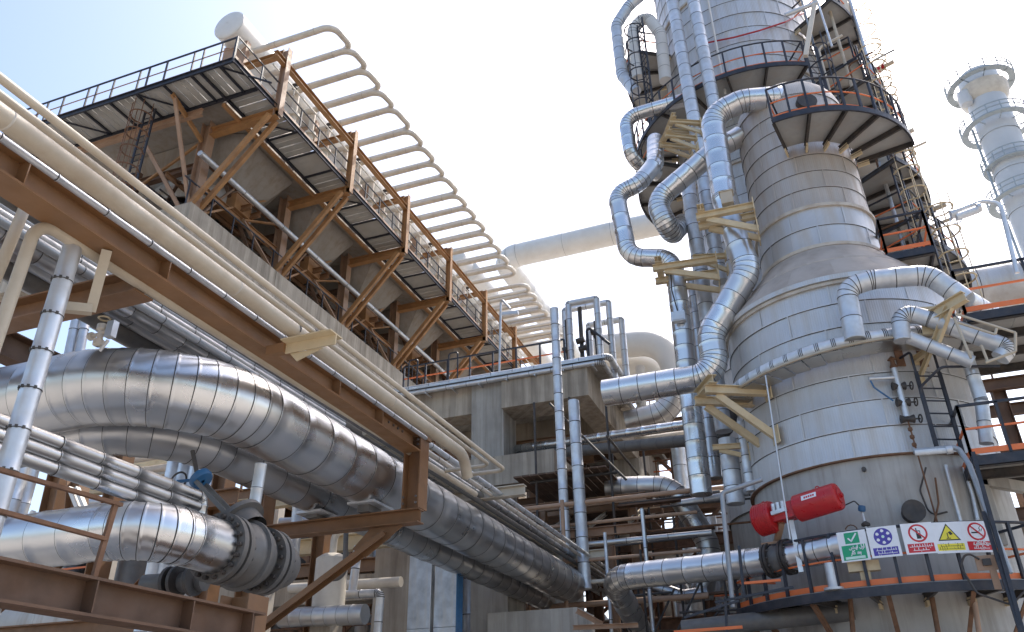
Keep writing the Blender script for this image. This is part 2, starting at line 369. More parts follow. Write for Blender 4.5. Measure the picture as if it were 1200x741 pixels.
# ---------------------------------------------------------------- helpers for columns and platforms
def clad_ring(root, rad, z0, z1, nc, npan, m, name='cladding_panel', a_off=0.0, r_top=None, bead=0.012):
    """courses of curved sheets, each sheet an object that shares its mesh with the rest of its course"""
    c = ORG[root.name]; h = (z1 - z0) / nc
    for k in range(nc):
        ra = rad if r_top is None else rad + (r_top - rad) * k / nc
        rb = rad if r_top is None else rad + (r_top - rad) * (k + 1) / nc
        lap = h * 0.03 + 0.01
        prof = [(ra + 0.010, -0.016), (ra + 0.022, 0.0), (ra + 0.018, 0.035), (ra + 0.008, 0.055), (rb, h + lap)]
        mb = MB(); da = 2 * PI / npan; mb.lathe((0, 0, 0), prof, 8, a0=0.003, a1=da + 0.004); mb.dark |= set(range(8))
        # standing lap along the vertical edge
        for (r0_, h0), (r1_, h1) in (((ra + 0.018, 0.0), (rb + 0.006, h)),):
            e0, e1 = 0.003, 0.003 + 0.035 / ra
            mb.add([(r0_*math.cos(e0), r0_*math.sin(e0), h0), ((r0_+.010)*math.cos(e0), (r0_+.010)*math.sin(e0), h0), ((r0_+.010)*math.cos(e1), (r0_+.010)*math.sin(e1), h0), (r0_*math.cos(e1), r0_*math.sin(e1), h0),
                    (r1_*math.cos(e0), r1_*math.sin(e0), h1), ((r1_+.010)*math.cos(e0), (r1_+.010)*math.sin(e0), h1), ((r1_+.010)*math.cos(e1), (r1_+.010)*math.sin(e1), h1), (r1_*math.cos(e1), r1_*math.sin(e1), h1)],
                   [(0,1,5,4),(1,2,6,5),(2,3,7,6),(4,5,6,7),(3,2,1,0)])
        me = mesh(name, mb, m, 50)
        st = (a_off + (k % 2) * 0.5 + random.uniform(-.12, .12)) * da
        for j in range(npan):
            o = bpy.data.objects.new(name, me); col.objects.link(o); o.parent = root
            o.location = (0, 0, z0 - c.z + k * h); o.rotation_euler = (0, 0, st + j * da); s_ = 1 + random.uniform(-.0012, .0012); o.scale = (s_, s_, 1)
def ring_band(root, rad, z0, z1, th, m, name='stiffener_ring'):
    c = ORG[root.name]
    return obj(name, MB().lathe((c.x, c.y, 0), [(rad, z0), (rad + th, z0), (rad + th, z1), (rad, z1)], 64), m, root)

def arc_pts(c, r, a0, a1, z, n): return [polar(c, r, a0 + (a1 - a0) * i / n, z) for i in range(n + 1)]
def ring_platform(label, c, r0, r1, a0, a1, z, group=None, rails=True, plate='deck_plate', orange=True, nb=None, ends=True, step=14):
    c = (c[0], c[1]); root = thing('platform', label, 'platform', tuple(polar(c, r1, (a0 + a1) / 2, z)), group)
    nb = nb or max(2, int(abs(a1 - a0) / step)); da = (a1 - a0) / nb
    for k in range(nb):
        obj('deck_plate', MB().sector(c, r0, r1 - 0.02, R(a0 + k*da + .12), R(a0 + (k+1)*da - .12), z - 0.04, z, 5), plate, root)
    for k in range(nb + 1):
        a = a0 + k * da
        obj('bracket_beam', MB().ibeam(polar(c, r0 - 0.1, a, z - 0.14), polar(c, r1 - 0.02, a, z - 0.13), 0.16, 0.07, 0.012, 0.01), 'dark_steel', root)
        obj('bracket_cleat', MB().bar(polar(c, r0 - 0.12, a, z - 0.24), polar(c, r0 + 0.22, a, z - 0.24), 0.05, 0.16), 'bracket_cream', root)
    n = max(6, int(abs(a1 - a0) / 5))
    obj('fascia', MB().sector(c, r1 - 0.02, r1 + 0.035, R(a0), R(a1), z - 0.20, z - 0.02, n), 'black', root)
    if rails:
        rr = r1 - 0.05
        for k in range(nb * 2 + 1):
            a = a0 + k * da / 2
            obj('rail_post', MB().bar(polar(c, rr, a, z), polar(c, rr, a, z + 1.1), 0.06, 0.06, up=(math.cos(R(a)), math.sin(R(a)), 0)), 'black', root)
        o_ = 'orange' if orange else 'black'
        obj('top_rail', MB().sweep(arc_pts(c, rr, a0, a1, z + 1.1, n), 0.03, 8), 'black', root)
        obj('mid_rail', MB().sweep(arc_pts(c, rr - 0.03, a0, a1, z + 0.58, n), 0.022, 8), o_, root)
        obj('toe_board', MB().sector(c, rr - 0.05, rr - 0.035, R(a0), R(a1), z + 0.02, z + 0.13, n), o_, root)
        if ends:
            for a in (a0, a1):
                obj('end_rail', MB().bar(polar(c, r0 + .1, a, z + 1.1), polar(c, rr, a, z + 1.1), 0.05, 0.05), 'black', root)
                obj('end_rail', MB().bar(polar(c, r0 + .1, a, z + 0.58), polar(c, rr, a, z + 0.58), 0.04, 0.04), o_, root)
    return root
def caged_ladder(label, p, z0, z1, face, cage_m='bracket_cream', rail_m='black', zc=2.2, wid=0.5, group=None, cage=True):
    """vertical ladder at p; face = direction (deg) the climber's back points"""
    p = V((p[0], p[1], 0)); f_ = V((math.cos(R(face)), math.sin(R(face)), 0)); s_ = V((-f_.y, f_.x, 0))
    root = thing('caged_ladder', label, 'ladder', (p.x, p.y, z0), group)
    for k in (-1, 1):
        q = p + s_ * (wid / 2 * k)
        obj('side_rail', MB().bar(q + V((0, 0, z0)), q + V((0, 0, z1)), 0.08, 0.05, up=f_), rail_m, root)
    mb = MB(); z = z0 + 0.3
    while z < z1: mb.cyl(p - s_ * wid/2 + V((0, 0, z)), p + s_ * wid/2 + V((0, 0, z)), 0.02, 6); z += 0.3
    obj('rungs', mb, rail_m, root, kind='stuff')
    if cage:
        z = z0 + zc; hs = []
        while z < z1 + 0.01:
            pts = [p + s_ * (0.38 * math.sin(a)) + f_ * (0.38 - 0.38 * math.cos(a)) * 1.0 + V((0, 0, z)) for a in [R(-180 + 20 * i) + PI for i in range(19)]]
            pts = [p + s_ * (0.40 * math.cos(R(180 - 15 * i))) + f_ * (0.25 + 0.5 * math.sin(R(15 * i))) + V((0, 0, z)) for i in range(13)]
            pts = [p + s_ * (-wid/2) + V((0, 0, z))] + pts + [p + s_ * (wid/2) + V((0, 0, z))]
            obj('cage_hoop', MB().sweep(pts, 0.028, 6), cage_m, root); z += 0.85
        for i in (0, 3, 6, 9, 12):
            q = p + s_ * (0.40 * math.cos(R(180 - 15 * i))) + f_ * (0.25 + 0.5 * math.sin(R(15 * i)))
            obj('cage_strap', MB().bar(q + V((0, 0, z0 + zc)), q + V((0, 0, z1)), 0.04, 0.012, up=f_), cage_m, root)
    return root
def tri_bracket(label, base, out, ln, drop, wd=0.16, m='bracket_cream', pair=0.0, group=None, plate=True):
    """wall bracket: top beam(s), sloping strut(s) and a wall plate; base = wall point at the top beam"""
    base = V(base); out = V(out).normalized(); s_ = V((-out.y, out.x, 0))
    root = thing('pipe_bracket', label, 'bracket', tuple(base), group)
    for k in ((-1, 1) if pair else (0,)):
        b = base + s_ * (pair / 2 * k)
        obj('top_beam', MB().ibeam(b, b + out * ln, wd, wd * .8, .018, .014), m, root)
        obj('strut', MB().channel(b + V((0, 0, -drop)), b + out * (ln * 0.82) + V((0, 0, -wd / 2)), wd * .85, wd * .5, .014), m, root)
        if plate:
            obj('wall_plate', MB().bar(b + V((0, 0, -drop - wd)), b + V((0, 0, -drop + wd)), wd * 1.6, 0.03, up=out), m, root)
            obj('wall_plate', MB().bar(b + V((0, 0, -wd)), b + V((0, 0, wd)), wd * 1.6, 0.03, up=out), m, root)
    if pair:
        obj('cross_beam', MB().ibeam(base + out * ln * .9 - s_ * (pair/2 + .2) + V((0, 0, wd)), base + out * ln * .9 + s_ * (pair/2 + .2) + V((0, 0, wd)), wd, wd, .016, .012), m, root)
    return root

# ---------------------------------------------------------------- the front column
T = V((1.65, 21.94, 0))
tw = thing('process_column', 'tall silver clad column with a dusty cone above the red actuator', 'tower', tuple(T))
obj('skirt', MB().lathe(T, [(2.93, 0), (2.93, 7.42)], 72), 'shell_paint', tw)
ring_band(tw, 2.9, 0.9, 1.05, 0.07, 'shell_paint', 'skirt_ring')
clad_ring(tw, 2.985, 7.28, 11.82, 7, 10, 'cladding', a_off=.3)
ring_band(tw, 2.9, 7.24, 7.275, 0.13, 'rust', 'seam_ring')
ring_band(tw, 2.95, 9.78, 9.86, 0.10, 'ring_paint', 'girth_ring')
ring_band(tw, 2.95, 11.80, 11.93, 0.17, 'cladding', 'stiffener_ring')
ring_band(tw, 2.95, 11.70, 11.79, 0.11, 'ring_paint', 'stiffener_ring')
clad_ring(tw, 3.05, 11.93, 13.62, 2, 16, 'cone_dust', 'cone_panel', r_top=1.68)
ring_band(tw, 1.62, 13.60, 13.70, 0.13, 'ring_paint', 'stiffener_ring')
clad_ring(tw, 1.66, 13.71, 14.93, 2, 7, 'cladding', a_off=.2)
ring_band(tw, 1.60, 14.93, 15.03, 0.13, 'ring_paint', 'stiffener_ring')
clad_ring(tw, 1.63, 15.04, 19.20, 7, 7, 'cladding_dusty')
dome = [(1.66 * math.cos(R(a)), 19.2 + 1.35 * math.sin(R(a))) for a in range(0, 91, 9)]; dome[-1] = (0.02, dome[-1][1])
obj('dome_head', MB().lathe(T, dome, 48), 'cladding_dusty', tw)
for a_, z_, r_, l_ in ((-82, 5.93, .19, .3), (-96, 7.0, .05, .1)):
    p = polar(T, 2.9, a_, z_); dr = V((math.cos(R(a_)), math.sin(R(a_)), 0))
    obj('nozzle', MB().cyl(p, p + dr * l_, r_, 20), 'dark_steel', tw)
    if r_ > .1:
        obj('nozzle_flange', MB().cyl(p + dr * l_, p + dr * (l_ + .06), r_ * 1.25, 24), 'dark_steel', tw)
p = at(928, 130, Y=20.45); pm = polar(T, 1.62, -72, 18.75)
dr = V((math.cos(R(-72)), math.sin(R(-72)), 0.1)).normalized()
obj('manhole', MB().cyl(pm - dr*.1, pm + dr * .18, .30, 24), 'dark_steel', tw)

# bottom platform with the signs
PZ = 4.36
bp = ring_platform('curved walkway with black posts and orange rails carrying the safety signs', T, 2.98, 4.12, -150, -52, PZ, step=15)
# dark steel under it, hung from the skirt
for a_ in (-140, -118, -96, -74, -58):
    obj('knee_brace', MB().angle(polar(T, 2.95, a_, PZ - 1.3), polar(T, 4.0, a_, PZ - .2), .09, .012), 'rust', bp)
ring_platform('half round platform with black rails wrapping the dome of the front column', T, 1.78, 3.25, -101, -12, 17.2, step=17)

# ---------------------------------------------------------------- the rear column
T2 = V((0.59, 28.0, 0))
t2 = thing('process_column', 'wider pale silver column rising out of the picture behind the front one', 'tower', tuple(T2))
obj('skirt', MB().lathe(T2, [(3.1, 0), (3.1, 8.05)], 64), 'shell_paint', t2)
clad_ring(t2, 3.15, 8.0, 40.0, 40, 11, 'cladding')
for z_ in (14.0, 20.6, 24.9, 29.8, 34): ring_band(t2, 3.1, z_, z_ + .1, .14, 'ring_paint')
P2 = [('dark underside platform high on the rear column above the two white pipe bends', 3.2, 4.9, -214, -148, 28.3),
      ('long straight railed platform crossing in front of the rear column', 3.2, 4.9, -182, -62, 23.4),
      ('low left platform of the rear column beside the silver swan neck pipe', 3.2, 4.9, -215, -145, 22.0),
      ('brown edged platform at the upper right of the rear column', 3.2, 5.0, -40, 45, 27.4),
      ('platform second from top on the right side of the rear column', 3.2, 5.3, -34, 40, 23.3),
      ('platform third from top on the right side of the rear column', 3.2, 5.6, -40, 40, 19.0),
      ('lowest right platform of the rear column above the elbowed jacket pipes', 3.2, 6.0, -40, 40, 15.4),
      ('narrow platform between the top two on the right of the rear column', 3.2, 4.7, -22, 40, 25.4),
      ('narrow platform behind the dome platform rails on the right', 3.2, 5.0, -26, 40, 21.2),
      ('narrow platform just above the orange railed neck platform', 3.2, 5.3, -30, 40, 17.2)]
for l_, r0, r1, a0, a1, z_ in P2: ring_platform(l_, T2, r0, r1, a0, a1, z_, step=16)
caged_ladder('cream caged ladder on the upper right of the rear column', polar(T2, 4.9, -12, 0), 23.4, 29.0, -12, zc=0.4)
caged_ladder('cream caged ladder right of the front dome platform', polar(T2, 5.1, -30, 0), 19.1, 25.0, -30, zc=0.4)
caged_ladder('cream caged ladder below the dome platform on the right', polar(T2, 5.3, -36, 0), 15.5, 20.6, -36, zc=0.4)
caged_ladder('cream caged ladder lowest on the right beside the street style lamp', polar(T2, 6.1, -40, 0), 11.6, 16.8, -40, zc=0.4)
caged_ladder('black caged ladder between the left platforms of the rear column', polar(T2, 4.6, -143, 0), 23.7, 29.6, -143, cage_m='black', zc=1.0)
caged_ladder('black caged ladder climbing right behind the dome rails', polar(T2, 4.3, -52, 0), 18.5, 25.0, -60, cage_m='black', zc=.8)

# side platform with orange rails right of the narrow neck
def box_platform(label, lo, hi, z, sides='fblr', orange=True, group=None, beams=3, plate='deck_plate', posts=1.3, name='platform', drop=0.2):
    x0, y0 = lo; x1, y1 = hi; root = thing(name, label, 'platform', ((x0+x1)/2, (y0+y1)/2, z), group)
    nx = max(1, round((x1 - x0) / 1.1)); ny = max(1, round((y1 - y0) / 1.1))
    for i in range(nx):
        for j in range(ny):
            obj('deck_plate', MB().box((x0+(x1-x0)*i/nx+.008, y0+(y1-y0)*j/ny+.008, z-.04), (x0+(x1-x0)*(i+1)/nx-.008, y0+(y1-y0)*(j+1)/ny-.008, z)), plate, root)
    for i in range(beams):
        y = y0 + .06 + (y1 - y0 - .12) * i / max(1, beams - 1)
        obj('floor_beam', MB().ibeam((x0, y, z - .04 - drop/2), (x1, y, z - .04 - drop/2), drop, .1, .012, .01), 'dark_steel', root)
    o_ = 'orange' if orange else 'black'
    S = {'f': ((x0, y0), (x1, y0)), 'b': ((x0, y1), (x1, y1)), 'l': ((x0, y0), (x0, y1)), 'r': ((x1, y0), (x1, y1))}
    for k in 'fblr':
        (ax, ay), (bx, by) = S[k]; a = V((ax, ay, 0)); b = V((bx, by, 0))
        obj('fascia', MB().bar(a + V((0, 0, z - .11)), b + V((0, 0, z - .11)), .05, .2), 'black', root)
        if k not in sides: continue
        n = max(1, round((b - a).length / posts))
        for i in range(n + 1):
            q = a.lerp(b, i / n); obj('rail_post', MB().bar(q + V((0, 0, z)), q + V((0, 0, z + 1.1)), .055, .055), 'black', root)
        obj('top_rail', MB().bar(a + V((0, 0, z + 1.1)), b + V((0, 0, z + 1.1)), .055, .055), 'black', root)
        obj('mid_rail', MB().bar(a + V((0, 0, z + .58)), b + V((0, 0, z + .58)), .045, .04), o_, root)
        obj('toe_board', MB().bar(a + V((0, 0, z + .09)), b + V((0, 0, z + .09)), .015, .12), o_, root)
    return root
pc = at(1040, 300, Y=20.4); pd = at(1092, 285, Y=20.4)
box_platform('small black platform with orange rails on the right of the neck', (pc.x, 20.4), (pd.x, 22.6), (pc.z + pd.z) / 2, 'flr')
pc = at(1133, 372, Y=18.2); pd = at(1200, 352, Y=18.2)
box_platform('railed platform at the right edge with broad dark underside', (pc.x, 18.2), (pc.x + 4.2, 21.6), (pc.z + pd.z) / 2, 'fl', beams=4)
pc = at(1140, 540, Y=18.3)
box_platform('small black railed landing at the right edge behind the ladder', (pc.x, 18.3), (pc.x + 2.2, 20.4), pc.z + .1, 'fl', posts=.8)

# odds and ends hung on the right side of the rear column
rc = random.Random(21)
kinds = [('conduit', .045, 'dark grey conduit'), ('cream', .06, 'cream riser'), ('galv', .07, 'silver riser'), ('tube_cream', .05, 'pale riser'), ('rust', .035, 'rusty tube')]
spots = ['between the upper right platforms, first from left', 'between the upper right platforms, second from left', 'between the upper right platforms, third from left', 'beside the dome platform, first from left', 'beside the dome platform, second from left', 'beside the dome platform, third from left', 'above the neck platform, first from left', 'above the neck platform, second from left', 'above the neck platform, third from left', 'right of the cone, first from left', 'right of the cone, second from left', 'right of the cone, third from left']
zr = [(23.3, 29.5), (23.3, 28.4), (24, 30), (19, 25.5), (19, 24.6), (19.5, 25), (15.4, 21), (15.4, 20), (16, 20.6), (11, 17), (11, 16.2), (12, 17.4)]
for i in range(12):
    m_, r_, w_ = kinds[i % 5]; a = -44 + 11 * (i % 3) + 3 * (i // 3); rad = 4.0 + .55 * (i % 3); p = polar(T2, rad, a, zr[i][0]); q = polar(T2, rad, a, zr[i][1])
    plain_pipe('riser', w_ + ' ' + spots[i], [p, q, q + V((.9, -.3, .05))], r_, m_, n=8, bend=.2)
for i, (rad, a, z, m_, w_) in enumerate(((4.6, -22, 27.5, 'tube_cream', 'pale drum on the upper right platform of the rear column'), (4.9, -10, 23.4, 'cream', 'cream drum on the second right platform of the rear column'), (4.9, -24, 19.1, 'tube_cream', 'pale drum on the third right platform of the rear column'), (5.2, -28, 15.5, 'cream', 'cream drum on the lowest right platform of the rear column'))):
    p = polar(T2, rad, a, z); d_ = thing('drum', w_, 'drum', tuple(p)); obj('shell', MB().lathe(p, [(.02, .0), (.38, .02), (.42, .1), (.42, 1.1), (.3, 1.3), (.02, 1.35)], 20), m_, d_)
    obj('outlet', MB().tube([p + V((0, 0, 1.3)), p + V((0, 0, 1.7)), p + V((.9, -.4, 1.7))], .09, 8, .2), m_, d_); obj('valve', MB().lathe(p + V((.45, -.2, 1.7)), [(.02, -.15), (.15, -.12), (.08, 0), (.15, .12), (.02, .15)], 10, ax=(.9, -.4, 0)), 'redpaint' if i == 1 else 'dark_steel', d_)
# ---------------------------------------------------------------- left pipe rack: brown steel
rk = thing('pipe_rack', 'brown painted steel pipe rack running away on the left under the cream pipe', 'pipe rack', (-5.82, 6, 0))
BX = -5.82
obj('main_beam', MB().ibeam((BX, 1.0, 6.03), (BX, 11.05, 6.03), .30, .30, .024, .016), 'beam_brown', rk)
obj('hanger_post', MB().ibeam((BX, 11.2, 4.98), (BX, 11.2, 6.12), .30, .30, .022, .014, up=(1, 0, 0)), 'brown', rk)
obj('post_cap', MB().bar((BX - .18, 11.2, 6.19), (BX + .18, 11.2, 6.19), .36, .13), 'brown', rk)
obj('bracket_beam', MB().ibeam((-9.4, 11.15, 4.86), (BX + .15, 11.15, 4.86), .22, .22, .018, .014), 'brown', rk)
obj('gusset', MB().plate([(-6.55, 11.14, 4.745), (-5.95, 11.14, 4.745), (-6.6, 11.14, 4.3), (-6.85, 11.14, 4.45)], .016), 'brown', rk)
b0 = V((-6.25, 11.1, 4.66)); b1 = at(255, 770, Y=11.1)
obj('knee_brace', MB().channel(b0, b1, .2, .09, .014, up=(0, 1, 0)), 'brown', rk)
for t_ in (.03, .06, .09, .12):
    q = b0.lerp(b1, t_); obj('bolt_head', MB().cyl(q + V((0, -.03, 0)), q + V((0, -.06, 0)), .028, 8), 'bolt', rk)
obj('rack_column', MB().ibeam((-8.75, 11.2, 0), (-8.75, 11.2, 5.6), .34, .32, .024, .016, up=(1, 0, 0)), 'brown', rk)
obj('diagonal_brace', MB().channel((-8.7, 11.1, 5.7), (-9.9, 11.1, 4.0), .2, .09, .014, up=(0, 1, 0)), 'brown_shade', rk)
for y_, x1 in ((5.32, -10.5),):
    obj('cross_beam', MB().ibeam((x1, y_, 5.93), (BX - .15, y_, 5.93), .26, .26, .02, .014), 'brown', rk)
obj('second_beam', MB().ibeam((-10.4, 3.0, 6.85), (-10.4, 30, 6.85), .40, .30, .02, .014), 'brown_shade', rk)
# pipe carrying arms bolted to the beam
for y_ in (1.6, 7.0):
    zz = 5.87
    obj('pipe_arm', MB().prism([(-.13, .05), (.13, .05), (.13, .035), (.008, .035), (.008, -.09), (-.008, -.09), (-.008, .035), (-.13, .035)], (BX + .40, y_, zz), (-4.74, y_, zz)), 'bracket_cream', rk)
    obj('arm_root', MB().box((BX + .152, y_ - .05, zz - .08), (BX + .398, y_ + .05, zz + .04)), 'beam_brown', rk)
    obj('arm_gusset', MB().plate([(BX + .45, y_ + .02, zz - .088), (-4.92, y_ + .02, zz - .088), (BX + .55, y_ + .02, zz - .2)], .016), 'bracket_cream', rk)
# rack goes on behind the bracket
for y_ in (15.6, 22.5):
    obj('cross_beam', MB().ibeam((-10.5, y_, 6.42), (-5.5, y_, 6.42), .22, .2, .02, .014), 'cream', rk)
    obj('rack_column', MB().ibeam((-10.4, y_, 0), (-10.4, y_, 6.3), .32, .3, .022, .014, up=(1, 0, 0)), 'brown', rk)
# pipes lying along the beam
plain_pipe('cream_pipe', 'thickest cream painted pipe lying along the brown beam', [(-5.34, 1.0, 6.07), (-5.34, 12.0, 6.07), (-5.34, 12.2, 5.72)], .094, 'cream', n=28, bend=.3)
plain_pipe('thin_pipe', 'uppermost thin cream pipe above the thick one', [(-4.86, 1.0, 5.955), (-4.86, 12.75, 5.955), (-5.6, 12.75, 5.955)], .036, 'cream', bend=.15)
plain_pipe('thin_pipe', 'thin cream pipe squeezed between the thick pipe and the top one', [(-5.055, 1.0, 5.995), (-5.055, 12.5, 5.995), (-5.9, 12.5, 5.995)], .034, 'cream', bend=.15)
jacket('tracing_pipe', 'thin silver jacketed line beside the thick cream pipe on the beam', 'pipe', [(-5.56, 1.0, 6.07), (-5.56, 11, 6.07)], .034, 'galv', seg=.55, n=12, band=.006)

# the two great silver pipes with their bends
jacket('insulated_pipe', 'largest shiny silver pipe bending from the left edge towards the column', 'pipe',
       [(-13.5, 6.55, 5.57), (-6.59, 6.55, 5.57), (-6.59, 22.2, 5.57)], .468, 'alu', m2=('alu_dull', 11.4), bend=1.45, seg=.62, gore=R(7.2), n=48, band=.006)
jacket('insulated_pipe', 'second silver pipe bending just below the largest one', 'pipe',
       [(-14, 7.35, 5.36), (-7.55, 7.35, 5.36), (-7.55, 23.0, 5.36)], .30, 'alu_dull', bend=1.25, seg=.6, gore=R(11), n=36, band=.006)
for x_, r_, z_ in ((-6.59, .46, 5.57), (-7.55, .3, 5.36)):
    sh = thing('pipe_shoe', 'grey saddle under the %s silver pipe on the bracket' % ('largest' if r_ > .4 else 'second'), 'pipe support', (x_, 11.15, 4.97))
    obj('web', MB().box((x_ - .10, 10.95, 4.975), (x_ + .10, 11.35, z_ - r_ + .03)), 'valve_grey', sh)
    obj('saddle_plate', MB().sector((0, 0), .1, .2, 0, .1, 0, .01, 2) if False else MB().box((x_ - .24, 10.85, z_ - r_ - .02), (x_ + .24, 11.5, z_ - r_ + .02)), 'galv', sh)
# upright silver pipe in front at far left
jacket('upright_pipe', 'silver jacketed upright pipe crossing in front at the far left', 'pipe', [(-5.98, 4.42, 1.2), (-5.98, 4.42, 5.83)], .085, 'galv', seg=.36, n=20, band=.006)
hg = thing('pipe_hanger', 'cream square tube hanger below the brown beam holding the upright pipe', 'pipe support', (-5.8, 4.6, 5.3))
obj('drop_leg', MB().bar((-5.78, 4.62, 5.88), (-5.98, 4.78, 5.34), .09, .09), 'cream', hg)
obj('foot_arm', MB().bar((-5.94, 4.76, 5.34), (-6.14, 4.52, 5.30), .085, .085), 'cream', hg)
# cream pipes at the left edge
plain_pipe('bent_pipe', 'cream pipe rising at the left edge and bending along under the beam', [at(-22, 450, Y=4.0), at(44, 258, Y=4.0), at(44, 258, Y=4.0) + V((0, 10, 0.1))], .055, 'cream', bend=.2, n=16)
plain_pipe('bent_pipe', 'straight cream pipe rising at the left edge into the rack', [at(-36, 400, Y=4.1), at(34, 232, Y=4.1)], .052, 'cream', n=16)

# pipes on the rack's inner levels, seen between the beams
def rack_run(label, px, py, X, r, m, y1=30, seg=.8, j=True, y0=1.0, name='rack_pipe'):
    p = at(px, py, X=X)
    if j: return jacket(name, label, 'pipe', [(X, y0, p.z), (X, y1, p.z)], r, m, seg=seg, n=14, band=.006, parts=(r > .09))
    return plain_pipe(name, label, [(X, y0, p.z), (X, y1, p.z)], r, m, n=14)
rack_run('dull grey bare pipe close under the left side of the main beam', 267, 400, -6.45, .055, 'valve_grey', j=False)
rack_run('wide grey jacketed pipe in the rack left of the cream bent pipe', 52, 312, -7.6, .14, 'alu_dull')
rack_run('slim jacketed pipe second under the main beam', 180, 345, -7.2, .06, 'alu_dull', j=True)
rack_run('jacketed rack pipe with dark bands above the largest bend', 165, 372, -7.4, .10, 'alu_dull', seg=.45)
rack_run('cream bare pipe inside the rack above the largest bend', 200, 372, -7.3, .06, 'tube_cream', j=False)
rack_run('thick grey pipe lowest in the rack above the largest bend', 165, 400, -7.9, .14, 'valve_grey', j=False, y1=12)
rack_run('silver rack pipe highest between beam and cream pipe', 60, 268, -7.5, .06, 'galv')
rack_run('thin conduit on the rack next to the main beam', 320, 415, -6.7, .03, 'dark_steel', j=False)
rack_run('slim brown line on the rack above the great bend', 210, 358, -7.05, .03, 'brown_pink', j=False)
rack_run('silver pipe at rack top beyond the second beam', 20, 235, -8.6, .10, 'galv')
rack_run('broad pale rack pipe beyond the second beam', 10, 290, -9.2, .12, 'tube_cream', j=False)
rack_run('jacketed rack pipe farthest left behind the upright pipe', 15, 320, -10.0, .16, 'alu_dull')
for i, (px, py) in enumerate(((508, 560), (530, 566), (552, 580), (570, 600))):
    p = at(px, py, X=-7.3 - .25 * i)
    plain_pipe('rack_pipe', ['banded grey pipe right behind the hanger post', 'slim cream line second behind the hanger post', 'slim cream line third behind the hanger post', 'cream line lowest behind the hanger post'][i],
               [(p.x, 9, p.z), (p.x, 27, p.z)], (.11, .045, .04, .05)[i], ('alu_dull', 'tube_cream', 'cream', 'tube_cream')[i])
# small valve cluster above the bend
vc = thing('valve_cluster', 'small cream and silver instrument valves above the largest bend', 'valve', tuple(at(118, 395, Y=6.0)))
q = at(118, 392, Y=6.0)
obj('valve_body', MB().lathe(q + V((0, 0, -.16)), [(.02, 0), (.06, .02), (.06, .08), (.035, .10), (.035, .2), (.06, .22), (.06, .28), (.02, .3)], 14), 'tube_cream', vc)
obj('junction_box', MB().box(q + V((.09, -.03, -.06)), q + V((.19, .05, .14))), 'galv', vc)
obj('handwheel', MB().lathe(q + V((.02, -.02, .18)), [(.06, 0), (.075, .012), (.06, .024), (.05, .012), (.06, 0)], 18), 'bracket_cream', vc)
obj('side_spindle', MB().cyl(q + V((-.14, 0, 0)), q + V((.1, 0, .02)), .022, 8), 'tube_cream', vc)
obj('side_flange', MB().cyl(q + V((-.16, 0, 0)), q + V((-.12, 0, 0)), .05, 12), 'tube_cream', vc)
obj('drain_stub', MB().cyl(q + V((.05, 0, -.22)), q + V((.14, 0, -.10)), .02, 8), 'galv', vc)
jacket('riser_pipe', 'left one of two silver risers behind the cream hanger', 'pipe', [at(80, 420, Y=6.9), at(93, 355, Y=6.9)], .06, 'galv', seg=.5, n=14)
jacket('riser_pipe', 'right one of two silver risers behind the cream hanger', 'pipe', [at(92, 420, Y=6.95), at(104, 355, Y=6.95)], .06, 'galv', seg=.5, n=14)

# ---------------------------------------------------------------- low left: three tracing lines, lower pipe, gate valve
for i, (dx, dz) in enumerate(((0, 0), (-.02, -.112), (-.04, -.224))):
    X = -6.28 + dx; z = 4.19 + dz
    jacket('tracing_pipe', ['top', 'middle', 'bottom'][i] + ' one of three slim silver lines below the great bend', 'pipe',
           [(X, 3.2, z), (X, 7.02 + .04 * i, z - .02), (X, 7.02 + .04 * i, z - .42 + .11 * i)], .060, 'alu_dull', bend=.09, seg=.46, lip=.005, n=14, band=.007, gore=R(45), group='slim silver lines below the great bend')
LP = [(-13.0, 6.02, 3.60), (-5.98, 6.02, 3.60), (-5.98, 6.98, 3.60)]
jacket('insulated_pipe', 'low silver pipe at bottom left curving into the big flanged valve', 'pipe', LP, .28, 'alu', bend=.92, seg=.42, gore=R(12), n=36, band=.006)
vz = 3.60; vx = -5.98
gv = thing('gate_valve', 'large grey flanged gate valve with blue handwheel at the low pipe', 'valve', (vx, 7.6, vz - .5))
def flange(root, y, r, th, nb, m='valve_grey', hole=True):
    obj('flange', MB().lathe((vx, y, vz), [(.24, 0), (r, 0), (r, th), (.24, th)], 40, ax=(0, 1, 0)), m, root)
    for k in range(nb):
        a = 2 * PI * k / nb; c = V((vx + (r - .05) * math.cos(a), y, vz + (r - .05) * math.sin(a)))
        obj('stud', MB().cyl(c + V((0, -.05, 0)), c + V((0, th + .05, 0)), .024, 8), 'dark_steel', root)
flange(gv, 7.0, .37, .07, 18); flange(gv, 7.11, .37, .07, 18)
obj('body', MB().lathe((vx, 7.18, vz), [(.26, 0), (.28, .04), (.34, .16), (.36, .28), (.34, .42), (.28, .52), (.26, .57)], 36, ax=(0, 1, 0)), 'valve_grey', gv)
obj('body_rib', MB().lathe((vx, 7.42, vz), [(.35, 0), (.39, .01), (.39, .05), (.35, .06)], 36, ax=(0, 1, 0)), 'valve_grey', gv)
flange(gv, 7.74, .37, .07, 18); flange(gv, 7.85, .37, .07, 18)
obj('outlet_hub', MB().lathe((vx, 7.92, vz), [(.27, 0), (.27, .22), (.24, .3), (.02, .3)], 32, ax=(0, 1, 0)), 'valve_grey', gv)
gw = at(236, 562, Y=7.45); bn = V((vx - .05, 7.5, vz + .28)); bd = (gw - bn).normalized()
obj('bonnet', MB().lathe(bn, [(.24, -.05), (.24, .12), (.31, .12), (.31, .18), (.16, .20), (.12, .30)], 28, ax=bd), 'valve_grey', gv)
sd_ = bd.cross(V((0, 1, 0))).normalized()
